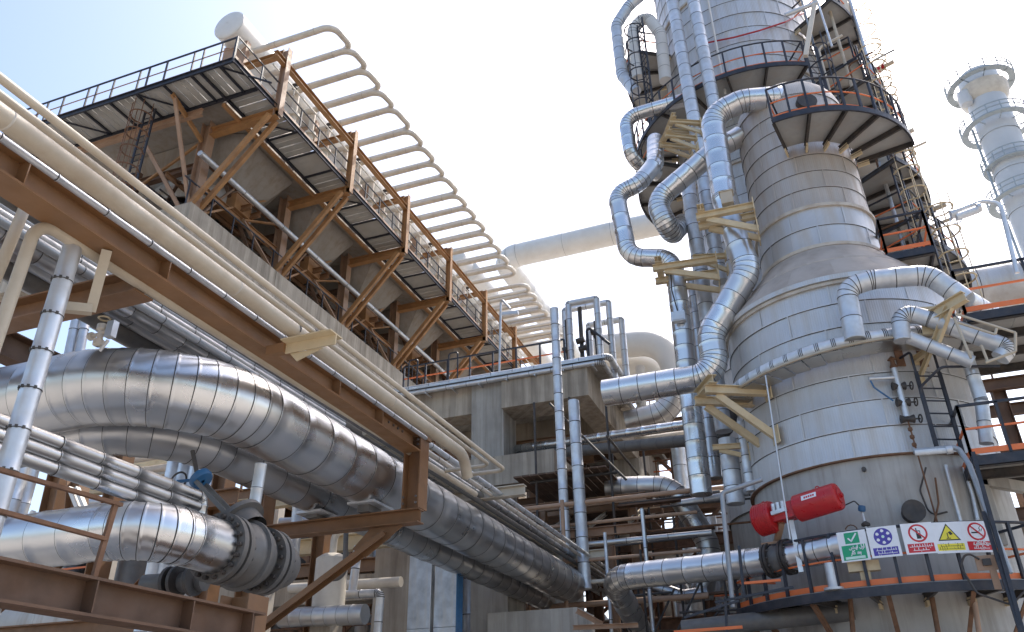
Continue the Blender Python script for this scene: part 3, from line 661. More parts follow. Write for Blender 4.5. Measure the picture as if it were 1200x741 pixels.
for s_ in (-1, 1):
    obj('yoke_arm', MB().bar(bn + bd * .2 + V((0, .1 * s_, 0)), gw + V((0, .09 * s_, -.04)), .05, .045), 'valve_grey', gv)
obj('gear_box', MB().lathe(gw, [(.02, -.04), (.12, -.04), (.135, -.02), (.135, .04), (.09, .06), (.055, .10), (.02, .10)], 24, ax=bd), 'blue', gv)
obj('stem', MB().cyl(gw + bd * .1, gw + bd * .1 + V((-.10, -.04, .30)), .026, 10), 'dark_steel', gv)
hw = gw + V((-.27, -.10, -.02))
obj('handwheel', MB().sweep([hw + V((.02 + .05 * math.sin(R(a)), .11 * math.cos(R(a)), .10 * math.sin(R(a)))) for a in range(0, 361, 15)], .012, 6), 'dark_steel', gv)
obj('input_shaft', MB().cyl(gw, hw, .02, 8), 'blue', gv)
# second smaller valve behind, low
sv = thing('flanged_spool', 'small grey flanged valve low behind the brown beam', 'valve', tuple(at(220, 680, Y=8.4)))
q = at(205, 682, Y=8.6)
obj('spool', MB().cyl(q + V((-.5, 0, 0)), q + V((.4, .1, 0)), .13, 20), 'valve_grey', sv)
for dx in (-.1, .02, .28): obj('flange', MB().cyl(q + V((dx, 0, 0)), q + V((dx + .05, 0, 0)), .2, 24), 'dark_steel', sv)
# lower brown beam with its rusty rail
lb = thing('support_beam', 'low brown steel beam at the bottom left under the silver pipe', 'beam', (-5.4, 4, 2.6))
obj('beam', MB().ibeam((-5.4, 1.5, 2.75), (-5.4, 7.05, 2.75), .29, .26, .022, .014), 'brown_shade', lb)
obj('stub_column', MB().ibeam((-5.75, 7.3, 0), (-5.75, 7.3, 3.12), .36, .34, .024, .016, up=(1, 0, 0)), 'brown', lb)
for y_ in (4.9, 6.0, 6.85): obj('stiffener', MB().box((-5.27, y_, 2.63), (-5.40, y_ + .014, 2.87)), 'brown_shade', lb)
obj('lower_flange_beam', MB().ibeam((-5.9, 1.5, 2.30), (-5.9, 7.05, 2.30), .24, .22, .02, .012), 'brown_shade', lb)
gr = thing('guard_rail', 'rusty flat bar guard rail standing on the low brown beam', 'railing', tuple(at(104, 690, X=-5.4)))
a_, b_ = at(106, 690, X=-5.36), at(135, 592, X=-5.36)
obj('rail_post', MB().bar(a_, b_, .045, .03, up=(1, 0, 0)), 'rust', gr)
obj('rail', MB().bar(at(-20, 545, X=-5.36), at(142, 592, X=-5.36), .045, .03), 'rust', gr)
obj('rail', MB().bar(at(-20, 594, X=-5.36), at(124, 632, X=-5.36), .045, .03), 'rust', gr)
# uprights around the valve
jacket('drop_pipe', 'silver drop line ending above the gate valve', 'pipe', [at(306, 545, Y=8.2), at(292, 631, Y=8.2)], .075, 'galv', seg=.3, n=16)
plain_pipe('drain_line', 'thin bare tube below the silver drop line on the valve', [at(292, 628, Y=8.25), at(284, 668, Y=8.25), at(270, 690, Y=8.25)], .012, 'dark_steel', n=8)
jacket('drop_pipe', 'silver drop line between the valve and the brown brace', 'pipe', [at(352, 560, Y=12.3), at(343, 665, Y=12.3)], .10, 'galv', seg=.5, n=16)

# strap clips on the upright jacket, weld beads and bolts on the rack
up = [o for o in bpy.data.objects if o.get('label') == 'silver jacketed upright pipe crossing in front at the far left'][0]
for k in range(13):
    z = 1.2 + 4.63 * k / 13
    for a in (-150, -118, -86, -54, -20):
        p = polar((-5.98, 4.42), .092, a, z); obj('strap_clip', MB().bar(p + V((0, 0, -.012)), p + V((0, 0, .012)), .022, .014, up=(math.cos(R(a)), math.sin(R(a)), 0)), 'clip_lap_shade', up)
cp = thing('pipe_clamp_set', 'u bolts holding the cream pipes down on the near arm', 'pipe support', (-5.1, 7.0, 5.93))
for x_, r_, z_ in ((-5.34, .102, 6.07), (-5.055, .04, 5.995), (-4.86, .042, 5.955)):
    obj('u_bolt', MB().sweep([V((x_ + r_ * math.cos(R(a)), 7.0, z_ + r_ * math.sin(R(a)))) for a in range(-20, 201, 20)], .008, 6), 'bolt', cp)
for y_ in (3.1, 5.9, 9.4): obj('weld_bead', MB().lathe((-5.34, y_, 6.07), [(.093, -.012), (.099, 0), (.093, .012)], 28, ax=(0, 1, 0)), 'ring_paint', cp)
for dx in (-.11, .11):
    for z_ in (5.05, 5.15, 6.0, 6.08):
        p = V((BX + dx, 11.04, z_)); obj('bolt_head', MB().cyl(p, p + V((0, -.022, 0)), .02, 6), 'bolt', rk)
for y_ in (10.2, 10.35, 10.5, 10.65):
    for dz in (-.07, .07):
        p = V((BX + .012, y_, 6.03 + dz)); obj('bolt_head', MB().cyl(p, p + V((.02, 0, 0)), .02, 6), 'bolt', rk)
obj('splice_plate', MB().box((BX + .0085, 10.1, 5.92), (BX + .012, 10.75, 6.14)), 'beam_brown', rk)
for y_ in (3.6, 5.3, 8.6, 9.8): obj('web_stiffener', MB().box((BX + .009, y_, 5.905), (BX + .14, y_ + .012, 6.155)), 'beam_brown', rk)

# more lines carried on the rack beyond the hanger post
more = (('slim silver line nearest the cream pipes beyond the post', 532, 541, -6.05, .05, 'galv'), ('cream line second from the cream pipes beyond the post', 540, 556, -6.25, .045, 'tube_cream'),
        ('banded silver line third from the cream pipes beyond the post', 548, 571, -6.5, .075, 'alu_dull'), ('grey line fourth from the cream pipes beyond the post', 556, 584, -6.8, .05, 'conduit'), ('cream line fifth from the cream pipes beyond the post', 566, 594, -7.0, .05, 'cream'))
for l_, px, py, X, r_, m_ in more:
    p = at(px, py, X=X); jacket('rack_pipe', l_, 'pipe', [(X, 11.5, p.z), (X, 26.0, p.z)], r_, m_, seg=.7, n=12, parts=False)
# lines in the upper rack seen at the left edge under the beam
more = (('slim silver line high at the left edge of the rack', 8, 246, -7.0, .045, 'galv'), ('pale line high at the left edge of the rack', 18, 262, -7.2, .05, 'tube_cream'), ('grey line beside the bent cream pipe at the left edge', 95, 316, -6.9, .05, 'conduit'), ('silver line crossing behind the upright strap pipe', 110, 335, -7.8, .07, 'galv'), ('thin cream line crossing above the great bend', 250, 384, -6.75, .035, 'cream'), ('silver line just above the great bend at its crown', 240, 398, -7.0, .05, 'galv'))
for l_, px, py, X, r_, m_ in more:
    p = at(px, py, X=X); jacket('rack_pipe', l_, 'pipe', [(X, 1.0, p.z), (X, 10.8, p.z)], r_, m_, seg=.6, n=12, parts=False)
# ---------------------------------------------------------------- fin fan coolers on the high concrete beam
FX = -19.9; NB = 7; BAY = 5.3; FY = [19.0 + BAY * k for k in range(NB)]
cb = thing('concrete_beam', 'long board marked concrete beam carrying the brown cooler frames', 'concrete beam', (-20.2, 38, 0))
for k in range(NB):
    y0 = 18.4 + BAY * k; obj('beam_length', MB().box((-21.0, y0 + (.012 if k else 0), 17.75), (-19.38, y0 + BAY - .012, 19.62)), 'concrete', cb)
for y_ in (20.0, 30.6, 41.2): obj('column', MB().box((-20.9, y_, 0), (-19.5, y_ + 1.3, 17.745)), 'concrete', cb)
obj('far_beam', MB().box((-34.5, 18.6, 17.76), (-21.01, 19.9, 19.5)), 'concrete', cb)
obj('far_column', MB().box((-34.4, 18.8, 0), (-33, 20.2, 17.755)), 'concrete', cb)

for k, y in enumerate(FY):
    fr = thing('cooler_frame', ['first brown cantilever frame nearest the walkway corner', 'second brown cantilever frame along the concrete beam', 'third brown cantilever frame along the concrete beam',
                                'fourth brown cantilever frame along the concrete beam', 'fifth brown cantilever frame along the concrete beam', 'sixth brown cantilever frame far along the concrete beam',
                                'seventh and farthest brown cantilever frame on the concrete beam'][k], 'steel frame', (FX, y, 19.63), 'brown frames under the coolers')
    obj('column', MB().ibeam((FX, y, 19.63), (FX, y, 24.85), .42, .40, .024, .016, up=(1, 0, 0)), 'brown_pink', fr)
    obj('cantilever_arm', MB().ibeam((FX + .18, y, 23.5), (-16.55, y, 23.5), .36, .30, .02, .014), 'brown_sunlit', fr)
    for s_ in (-.22, .22): obj('knee_brace', MB().channel((FX + .2, y + s_, 19.85), (-16.7, y + s_, 23.28), .15, .20, .014, up=(0, 1, 0)), 'brown_sunlit', fr)
    obj('tip_post', MB().ibeam((-16.58, y, 23.36), (-16.58, y, 26.9), .28, .26, .02, .014, up=(1, 0, 0)), 'brown_pink' if k == 0 else 'brown_sunlit', fr)
    obj('top_tie', MB().ibeam((-20.5, y, 26.75), (-16.73, y, 26.75), .26, .22, .018, .012), 'brown_sunlit', fr)
    obj('vessel_saddle', MB().box((-19.9, y - .12, 26.89), (-18.7, y + .12, 28.2)), 'brown_pink', fr)
    obj('side_strut', MB().channel((FX, y + .3, 19.7), (FX - .1, y + BAY * .42, 22.6), .16, .07, .012, up=(1, 0, 0)), 'brown_pink', fr)
    obj('back_beam', MB().ibeam((-33, y, 21.9), (FX - .2, y, 21.9), .3, .24, .02, .014), 'brown_shade', fr)
    if k == 0:
        obj('front_arm', MB().channel((FX, y - .2, 23.0), (FX, 16.9, 23.84), .2, .09, .014, up=(0, 0, 1)), 'brown_sunlit', fr)
        obj('front_strut', MB().channel((FX, y - .2, 19.8), (FX, 17.0, 23.72), .16, .07, .012, up=(1, 0, 0)), 'brown_pink', fr)
        obj('front_strut', MB().channel((FX - .3, y - .3, 19.7), (FX - 1.9, 17.9, 22.6), .16, .07, .012, up=(1, 0, 0)), 'brown_pink', fr)
        obj('front_tie', MB().bar((FX - .2, y, 23.2), (FX - 3.2, y - .4, 21.0), .09, .09), 'brown_sunlit', fr)
hb = thing('header_beam', 'brown beam carrying the cream hairpin tubes at the frame tips', 'beam', (-16.58, 35, 26))
for k in range(NB):
    obj('beam_length', MB().ibeam((-16.58, FY[k] - (.7 if k == 0 else -.005) + (.15 if k else 0), 26.08), (-16.58, FY[k] + BAY + .14, 26.08), .26, .22, .018, .012), 'brown_sunlit', hb)

# cooler bays: casing with sloped underside, fan ring and motor
for k in range(NB):
    y0 = 17.95 + BAY * k; y1 = y0 + BAY; ha = 19.45 + BAY * k; hb_ = ha + 4.4
    bay = thing('fan_cooler', 'pale cooler casing with fan ring, ' + ['nearest bay at the walkway corner', 'second bay along the walkway', 'third bay along the walkway', 'fourth bay along the walkway', 'fifth bay along the walkway', 'sixth bay along the walkway', 'farthest bay of the row'][k], 'air cooler', (-24, (y0+y1)/2, 21.5), 'pale cooler bays under the walkway')
    g = .012
    cx, cy = -22.1, (ha + hb_) / 2; hx, hy = 3.2, 2.05
    obj('side_panel', MB().box((-18.40, y0 + g, 23.75), (-18.34, y1 - g, 25.7)), 'fan_casing', bay)
    n = 32; rr = 2.05; vs = []; fs = []
    for i in range(n):
        a = 2 * PI * (i + .5) / n; ca, sa = math.cos(a), math.sin(a); t_ = min(hx / max(1e-6, abs(ca)), hy / max(1e-6, abs(sa)))
        vs += [(cx + rr * ca, cy + rr * sa, 22.15), (cx + t_ * ca, cy + t_ * sa, 23.95)]
    for i in range(n):
        j = (i + 1) % n; fs.append((2*i, 2*j, 2*j+1, 2*i+1))
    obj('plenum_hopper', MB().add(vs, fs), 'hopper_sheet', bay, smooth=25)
    obj('fan_ring', MB().lathe((cx, cy, 0), [(2.12, 21.3), (2.05, 21.3), (2.05, 22.16)], 32), 'fan_casing', bay)
    obj('hopper_stiffener', MB().bar((-18.37, y0 + g, 23.68), (-18.37, y1 - g, 23.68), .16, .12), 'brown_sunlit', bay)
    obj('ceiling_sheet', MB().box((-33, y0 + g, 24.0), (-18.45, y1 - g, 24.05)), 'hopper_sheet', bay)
    obj('motor_beam', MB().ibeam((cx - 2.9, cy - .3, 21.35), (cx + 2.9, cy - .3, 21.35), .22, .16, .014, .01), 'brown', bay)
    obj('motor_beam', MB().ibeam((cx - 2.9, cy + .3, 21.35), (cx + 2.9, cy + .3, 21.35), .22, .16, .014, .01), 'brown', bay)
    obj('fan_motor', MB().lathe((cx, cy, 20.5), [(.02, 0), (.25, 0), (.28, .1), (.28, .7), (.18, .8), (.18, 1.5)], 18), 'dark_steel', bay)
    for b in range(6):
        a = R(60 * b + 10 * k); ca, sa = math.cos(a), math.sin(a)
        obj('fan_blade', MB().plate([(cx + .25*ca - .1*sa, cy + .25*sa + .1*ca, 22.05), (cx + 1.98*ca - .16*sa, cy + 1.98*sa + .16*ca, 22.1), (cx + 1.98*ca + .16*sa, cy + 1.98*sa - .16*ca, 21.97), (cx + .25*ca + .1*sa, cy + .25*sa - .1*ca, 21.9)], .02), 'galv', bay)
    obj('tube_bundle', MB().box((-33, y0 + g, 25.2), (-20.21, y1 - g, 25.68)), 'alu_dull', bay)
    if k == 0:
        obj('end_panel', MB().box((-33, y0 - .05, 24.2), (-20.2, y0, 25.6)), 'fan_casing', bay)
        obj('end_beam', MB().ibeam((-33, y0 - .12, 23.45), (-19.2, y0 - .12, 23.45), .3, .16, .016, .012), 'brown_pink', bay)
        for i in range(9): obj('end_rib', MB().bar((-32 + 1.3 * i, y0 - .09, 24.2), (-32 + 1.3 * i, y0 - .09, 25.5), .06, .06), 'fan_casing', bay)
    # dark service steel below the fans
    obj('service_beam', MB().channel((FX - .6, y0, 20.9), (FX - .6, y1 - .01, 20.9), .22, .09, .012), 'brown', bay)
    obj('service_rail', MB().bar((FX - 1.4, y0, 20.6), (FX - 1.4, y1 - .01, 20.6), .05, .05), 'black', bay)
    obj('cross_angle', MB().angle((FX - .4, y0 + .5, 20.9), (-25, y0 + 3.6, 21.2), .12, .012), 'brown_shade', bay)
    obj('cross_angle', MB().angle((-25, y0 + .6, 21.15), (FX - .4, y0 + 4.4, 20.7), .12, .012), 'rust', bay)
    obj('hanger_angle', MB().angle((FX - .6, y0 + 2.2, 19.6), (FX - .75, y0 + 2.7, 22.5), .12, .012), 'brown_pink', bay)
    obj('bottom_angle', MB().angle((FX - .2, y0 + 1.2, 20.0), (-24, y0 + 1.4, 20.2), .14, .012), 'rust', bay)
    for x_ in (-23.2, -27.0):
        obj('inner_column', MB().ibeam((x_, y0 + 1.05, 19.6), (x_, y0 + 1.05, 22.5), .3, .28, .02, .014, up=(1, 0, 0)), 'brown_shade', bay)
        obj('inner_brace', MB().channel((x_, y0 + 1.1, 19.7), (x_, y0 + 3.4, 22.4), .16, .07, .012, up=(1, 0, 0)), 'brown_shade', bay)
        obj('inner_beam', MB().ibeam((x_, y0, 20.2), (x_, y1 - .01, 20.2), .26, .2, .016, .012), 'brown_shade', bay)
    obj('bay_brace', MB().channel((FX + .05, y0 + 1.3, 19.75), (FX + .05, y0 + 4.9, 22.9), .18, .08, .012, up=(1, 0, 0)), 'brown_sunlit', bay)
    obj('bay_brace', MB().channel((FX - .15, y0 + 4.9, 19.75), (FX - .15, y0 + 2.2, 22.6), .16, .07, .012, up=(1, 0, 0)), 'brown_shade', bay)
    obj('bay_strut', MB().ibeam((FX, y0 + 1.25, 22.3), (FX, y1 + .85, 22.3), .24, .2, .016, .012), 'brown', bay)
    obj('bay_strut', MB().ibeam((FX + .02, y0 + 1.3, 21.0), (FX + .02, y1 + .8, 21.0), .22, .18, .016, .012), 'brown_sunlit', bay)
    obj('bay_brace', MB().channel((FX + .12, y1 + .7, 19.75), (FX + .12, y0 + 3.6, 21.0), .16, .07, .012, up=(1, 0, 0)), 'brown_pink', bay)
    obj('bay_brace', MB().channel((FX + .12, y0 + 3.6, 21.0), (FX + .12, y1 + .7, 22.3), .16, .07, .012, up=(1, 0, 0)), 'brown_sunlit', bay)
    obj('drive_box', MB().box((-20.9, y0 + 3.0, 21.2), (-19.7, y0 + 4.0, 21.9)), 'brown_sunlit', bay)
    obj('drive_box_lid', MB().box((-20.95, y0 + 2.95, 21.902), (-19.65, y0 + 4.05, 21.96)), 'brown_pink', bay)
    obj('edge_rail', MB().bar((FX + .2, y0 + .2, 20.75), (FX + .2, y1 - .2, 20.75), .05, .05), 'black', bay)
    for j in range(4): obj('edge_rail_post', MB().bar((FX + .2, y0 + .5 + 1.3 * j, 19.63), (FX + .2, y0 + .5 + 1.3 * j, 20.72), .05, .05), 'black', bay)
    obj('floor_plate', MB().box((-26.5, y0 + .05, 19.95), (-21.1, y1 - .05, 20.0)), 'grate', bay)
    for j in range(5):
        obj('mesh_guard_bar', MB().bar((-20.7 - j * .8, y0 + .1, 20.32 + .02 * (j % 2)), (-20.7 - j * .8, y1 - .1, 20.32 + .02 * (j % 2)), .05, .05), 'dark_steel', bay)
p = at(345, 279, X=-19.25)
jacket('cable_tray', 'galvanised tray pipe running along above the concrete beam', 'pipe', [(-19.25, 18.2, p.z), (-19.25, 50, p.z)], .12, 'galv', seg=2.6, n=8, parts=True)

# walkways
WZ = 24.0
wk = thing('walkway', 'long black railed walkway along the cooler fronts', 'walkway', (-17.45, 35, WZ))
y = 17.93; i = 0
while y < 54:
    y1 = y + 1.325
    if i % 4 != 3:
        for h_ in range(4):
            yy = y + .02 + (1.285) * h_ / 4
            obj('grating_panel', MB().box((-18.2, yy, WZ - .04), (-16.8, yy + .295 - (.02 if h_ % 2 else .0), WZ)), 'pale_grating', wk)
    else: obj('floor_plate', MB().box((-18.2, y + .012, WZ - .04), (-16.8, y1 - .012, WZ)), 'pale_grating', wk)
    obj('cross_angle', MB().bar((-18.24, y, WZ - .08), (-16.74, y, WZ - .08), .07, .08), 'black', wk)
    obj('rail_post', MB().bar((-16.72, y, WZ), (-16.72, y, WZ + 1.1), .06, .05), 'black', wk)
    if i % 4 == 1: obj('sway_brace', MB().bar((-18.2, y, WZ - .11), (-16.8, y + 1.325, WZ - .11), .05, .05), 'black', wk)
    y = y1; i += 1
for x_ in (-18.24, -16.72): obj('stringer', MB().channel((x_, 16.4, WZ - .12), (x_, 54, WZ - .12), .22, .07, .012), 'black', wk)
obj('top_rail', MB().bar((-16.72, 16.42, WZ + 1.1), (-16.72, 54, WZ + 1.1), .05, .05), 'black', wk)
obj('mid_rail', MB().bar((-16.72, 16.42, WZ + .58), (-16.72, 54, WZ + .58), .04, .03), 'black', wk)
obj('toe_board', MB().bar((-16.70, 16.42, WZ + .09), (-16.70, 54, WZ + .09), .015, .13), 'brown_pink', wk)
fw = thing('walkway', 'short black railed walkway across the near end of the coolers', 'walkway', (-24, 17.1, WZ))
x = -33.0; i = 0
while x < -16.8:
    x1 = x + 1.3
    for h_ in range(4):
        xa = x + .02 + 1.27 * h_ / 4
        if xa + .25 < -16.76: obj('grating_panel', MB().box((xa, 16.47, WZ - .045), (xa + (.30 if h_ % 2 else .285), 17.87, WZ)), 'pale_grating', fw)
    obj('cross_angle', MB().bar((x, 16.42, WZ - .09), (x, 17.9, WZ - .09), .08, .08), 'black', fw)
    if i % 3 == 0: obj('bracing_bar', MB().bar((x, 16.45, WZ - .13), (x + 1.3, 17.85, WZ - .13), .06, .05), 'black', fw)
    for q in (0, .45): obj('rail_post', MB().bar((x + q, 16.42, WZ), (x + q, 16.42, WZ + 1.1), .06, .05), 'black', fw) if q == 0 or i % 2 else None
    x = x1; i += 1
for y_ in (16.40, 17.91): obj('stringer', MB().channel((-33, y_, WZ - .13), (-16.76, y_, WZ - .13), .24, .07, .012), 'black', fw)
obj('top_rail', MB().bar((-33, 16.42, WZ + 1.1), (-16.72, 16.42, WZ + 1.1), .055, .05), 'black', fw)
obj('mid_rail', MB().bar((-33, 16.42, WZ + .58), (-16.75, 16.42, WZ + .58), .035, .03), 'brown_pink', fw)
obj('toe_board', MB().bar((-33, 16.44, WZ + .09), (-16.75, 16.44, WZ + .09), .015, .13), 'brown_pink', fw)
obj('corner_post', MB().bar((-16.74, 16.4, WZ - .2), (-16.74, 16.4, WZ + 1.1), .08, .08), 'black', fw)
caged_ladder('rusty caged ladder hanging below the near end walkway', at(163, 180, Y=17.3), 19.2, 23.8, -90, cage_m='rust', rail_m='black', zc=.6)

# header vessel and hairpin tubes
HV = V((-19.3, 18.3, 28.75)); HR = .74
hv = thing('header_vessel', 'white cylindrical header with domed end at the top of the coolers', 'vessel', tuple(HV))
capp = [(.02, -.14)] + [(HR * math.sin(R(a)), -.14 * math.cos(R(a))) for a in range(12, 91, 13)] + [(HR, 0)]
obj('end_cap', MB().lathe(HV, capp, 36, ax=(0, 1, 0)), 'white_vessel', hv)
for k in range(12): obj('shell_course', MB().lathe(HV + V((0, 2.9 * k, 0)), [(HR + .006, 0), (HR + .006, .05), (HR, .06), (HR, 2.9)], 36, ax=(0, 1, 0)), 'white_vessel', hv)
obj('nozzle', MB().cyl(HV + V((.2, .55, -.6)), HV + V((.45, .55, -.95)), .18, 16), 'white_vessel', hv)
obj('vent_nozzle', MB().cyl(HV + V((0, 3.2, .55)), HV + V((0, 3.2, .95)), .1, 12), 'white_vessel', hv)
TZ = 28.05; OX = -14.65
ords = ['first', 'second', 'third', 'fourth', 'fifth', 'sixth', 'seventh', 'eighth', 'ninth', 'tenth', 'eleventh', 'twelfth', 'thirteenth']
ends = [20.75, 22.0, 23.32, 24.6, 26.2, 27.5, 28.85, 30.1, 31.7, 33.0, 34.3, 35.6, 36.9, 38.2, 39.5, 40.8]
ords += ['fourteenth', 'fifteenth', 'sixteenth']
def hairpin(label, y1, wy, group, z=TZ, ox=OX):
    """one hairpin: a leg from the header, a return bend and a higher leg back to the cooler; loops lap over each other"""
    y0 = y1 - wy - .19; ox = ox + random.uniform(-.06, .06); dz = .27 + random.uniform(-.02, .02); tilt = random.uniform(-.04, .04)
    a = V((HV.x + .35, y0, z - dz))
    pts = [a, V((ox, y0, z - dz + tilt)), V((ox, y1, z + tilt)), V((-18.3, y1, z)), V((-18.3, y1, z - 1.9))]
    root = thing('hairpin_tube', label, 'pipe', tuple(a), group)
    obj('tube', MB().sweep(fillet(pts, [.50, .50, .4]), .136, 14), 'tube_cream', root)
    for t_ in (.35, .8): 
        q = pts[0].lerp(pts[1], t_); obj('weld_seam', MB().cyl(q, q + V((.03, 0, 0)), .144, 14), 'ring_paint', root)
    obj('flange', MB().cyl((-18.3, y1, z - 1.62), (-18.3, y1, z - 1.5), .26, 16), 'tube_cream', root)
for i, y1 in enumerate(ends):
    hairpin(ords[i] + ' cream hairpin tube counted from the near end of the white header', y1, (y1 - ends[i - 1]) if i else 1.36, 'cream hairpin tubes on the header beam')
for i, y1 in enumerate((43.1, 44.4, 45.6, 46.8, 48.1, 49.4, 50.8)):
    hairpin(ords[i] + ' cream hairpin tube of the farther bank near the deck railing', y1, 1.1, 'cream hairpin tubes of the farther bank', ox=-14.5 + (0, 0, 0, 0, .3, -.2, .1)[i])
plain_pipe('vent_line', 'thin white line strung along the walkway rail posts', [(-16.9, 18.6, 25.9), (-16.9, 50, 25.9)], .035, 'white_vessel')
for i in range(9):
    q = V((-17.3, 20.6 + 2.65 * i, 26.6))
    vv = thing('vent_valve', ords[i] + ' small dark vent valve above the cooler walkway, from the near end', 'valve', tuple(q), 'vent valves above the cooler walkway')
    obj('stem', MB().cyl(q + V((0, 0, -.5)), q + V((0, 0, .6)), .03, 8), 'tube_cream', vv)
    obj('body', MB().lathe(q, [(.02, -.12), (.12, -.1), (.07, 0), (.12, .1), (.02, .12)], 10), 'dark_steel', vv)
    obj('handwheel', MB().lathe(q + V((.18, 0, 0)), [(.1, 0), (.12, .015), (.1, .03), (.08, .015), (.1, 0)], 12, ax=(1, 0, 0)), 'dark_steel', vv)
# large pale duct crossing to the rear column and parallel vessels beyond
jacket('transfer_duct', 'wide pale duct crossing the sky from the coolers to the rear column', 'duct', [(-19.3, 92, 36.0), (-19.3, 50.5, 36.0), (-2.5, 50.5, 36.2)], .93, 'white_vessel', bend=1.4, seg=4.2, gore=R(22), n=36, band=.02)
for i, (px, py) in enumerate(((533, 303), (550, 318))):
    p = at(px, py, Y=50.0 + 2 * i)
    vs_ = thing('header_vessel', ['pale domed vessel end showing behind the hairpin tubes, left one', 'pale domed vessel end showing behind the hairpin tubes, right one'][i], 'vessel', tuple(p))
    r_ = .95
    obj('end_cap', MB().lathe(p, [(.02, -.45)] + [(r_ * math.sin(R(a)), -.45 * math.cos(R(a))) for a in range(15, 91, 15)], 28, ax=(0, 1, 0)), 'white_vessel', vs_)
    for k in range(6): obj('shell_course', MB().lathe(p + V((0, 4 * k, 0)), [(r_ + .01, 0), (r_ + .01, .08), (r_, .09), (r_, 4)], 28, ax=(0, 1, 0)), 'white_vessel', vs_)
# ---------------------------------------------------------------- concrete deck in the middle
dk = thing('concrete_deck', 'grey concrete table structure in the middle carrying the railed deck', 'concrete structure', (-11, 34, 0))
obj('slab', MB().box((-15.6, 28.0, 14.9), (-6.6, 42, 15.15)), 'concrete_grey', dk)
obj('front_beam', MB().box((-15.6, 28.1, 13.62), (-10.695, 29.2, 14.897)), 'concrete', dk)
obj('front_beam', MB().box((-10.69, 27.7, 13.50), (-7.1, 29.2, 14.897)), 'concrete', dk)
obj('edge_beam', MB().box((-8.0, 29.2, 13.5), (-7.1, 42, 14.895)), 'concrete', dk)
obj('inner_beam', MB().box((-15.6, 33.2, 13.8), (-8.0, 34.2, 14.895)), 'concrete', dk)
obj('column', MB().box((-12.08, 27.92, 0), (-10.70, 28.095, 14.893)), 'concrete_grey', dk); obj('column', MB().box((-12.07, 28.1, 0), (-10.71, 29.4, 13.615)), 'concrete_grey', dk)
obj('column', MB().box((-8.2, 36.0, 0), (-7.0, 37.2, 13.49)), 'concrete_grey', dk)
obj('column', MB().box((-12.08, 37.0, 0), (-10.70, 38.4, 13.9)), 'concrete_grey', dk)
obj('corbel_beam', MB().box((-12.6, 26.6, 10.05), (-8.25, 27.91, 11.15)), 'concrete', dk)
obj('corbel_beam', MB().box((-9.35, 27.92, 10.05), (-8.25, 38, 11.14)), 'concrete', dk)
obj('lower_beam', MB().box((-16.0, 28.3, 7.6), (-12.09, 29.2, 8.7)), 'concrete', dk)
sb = thing('steel_floor', 'brown steel joists below the concrete deck', 'steel frame', (-9.5, 33, 12.5))
for i, y_ in enumerate((29.8, 31.2, 32.6)): obj('joist', MB().ibeam((-15.5, y_, 12.6), (-8.3, y_, 12.6), .35, .2, .02, .014), 'brown', sb)
for x_ in (-10.3, -9.0): obj('girder', MB().ibeam((x_, 29.3, 12.2), (x_, 41, 12.2), .4, .25, .02, .014), 'brown_shade', sb)
dr_ = thing('deck_railing', 'black railing with orange mid rail along the concrete deck edge', 'railing', (-11, 28.2, 15.15))
n = 7
for i in range(n + 1):
    x_ = -15.4 + (7.3) * i / n; obj('rail_post', MB().bar((x_, 28.15, 15.15), (x_, 28.15, 16.28), .07, .07), 'black', dr_)
obj('top_rail', MB().bar((-15.4, 28.15, 16.28), (-8.1, 28.15, 16.28), .06, .06), 'black', dr_)
obj('mid_rail', MB().bar((-15.4, 28.15, 15.72), (-8.1, 28.15, 15.72), .05, .05), 'orange', dr_)
obj('toe_board', MB().bar((-15.4, 28.15, 15.25), (-8.1, 28.15, 15.25), .02, .14), 'orange', dr_)
for x_ in (-15.1, -13.2): obj('gate_hoop', MB().tube([(x_, 28.0, 15.2), (x_, 28.0, 16.5), (x_ + .42, 28.0, 16.5), (x_ + .42, 28.0, 15.2)], .035, 8, .12), 'black', dr_)
# lines along the deck edge
jacket('edge_pipe', 'upper silver jacketed line along the concrete deck edge', 'pipe', [(-15.8, 27.78, 15.02), (-6.2, 27.78, 15.02), (-6.2, 34, 15.02)], .13, 'galv', bend=.25, seg=.9, n=14)
jacket('edge_pipe', 'lower silver jacketed line along the concrete deck edge', 'pipe', [(-15.8, 27.62, 14.75), (-6.45, 27.62, 14.75), (-6.45, 33, 14.75)], .10, 'galv', bend=.25, seg=.9, n=14)
et = thing('edge_tray', 'flat cover tray between the two deck edge lines', 'tray', (-11, 27.6, 14.85))
obj('tray', MB().box((-15.8, 27.5, 14.86), (-6.3, 27.64, 14.90)), 'alu_dull', et)
for i in range(8): obj('tray_bracket', MB().bar((-15.2 + 1.2 * i, 27.5, 14.62), (-15.2 + 1.2 * i, 28.09, 14.62), .05, .05), 'galv', et)
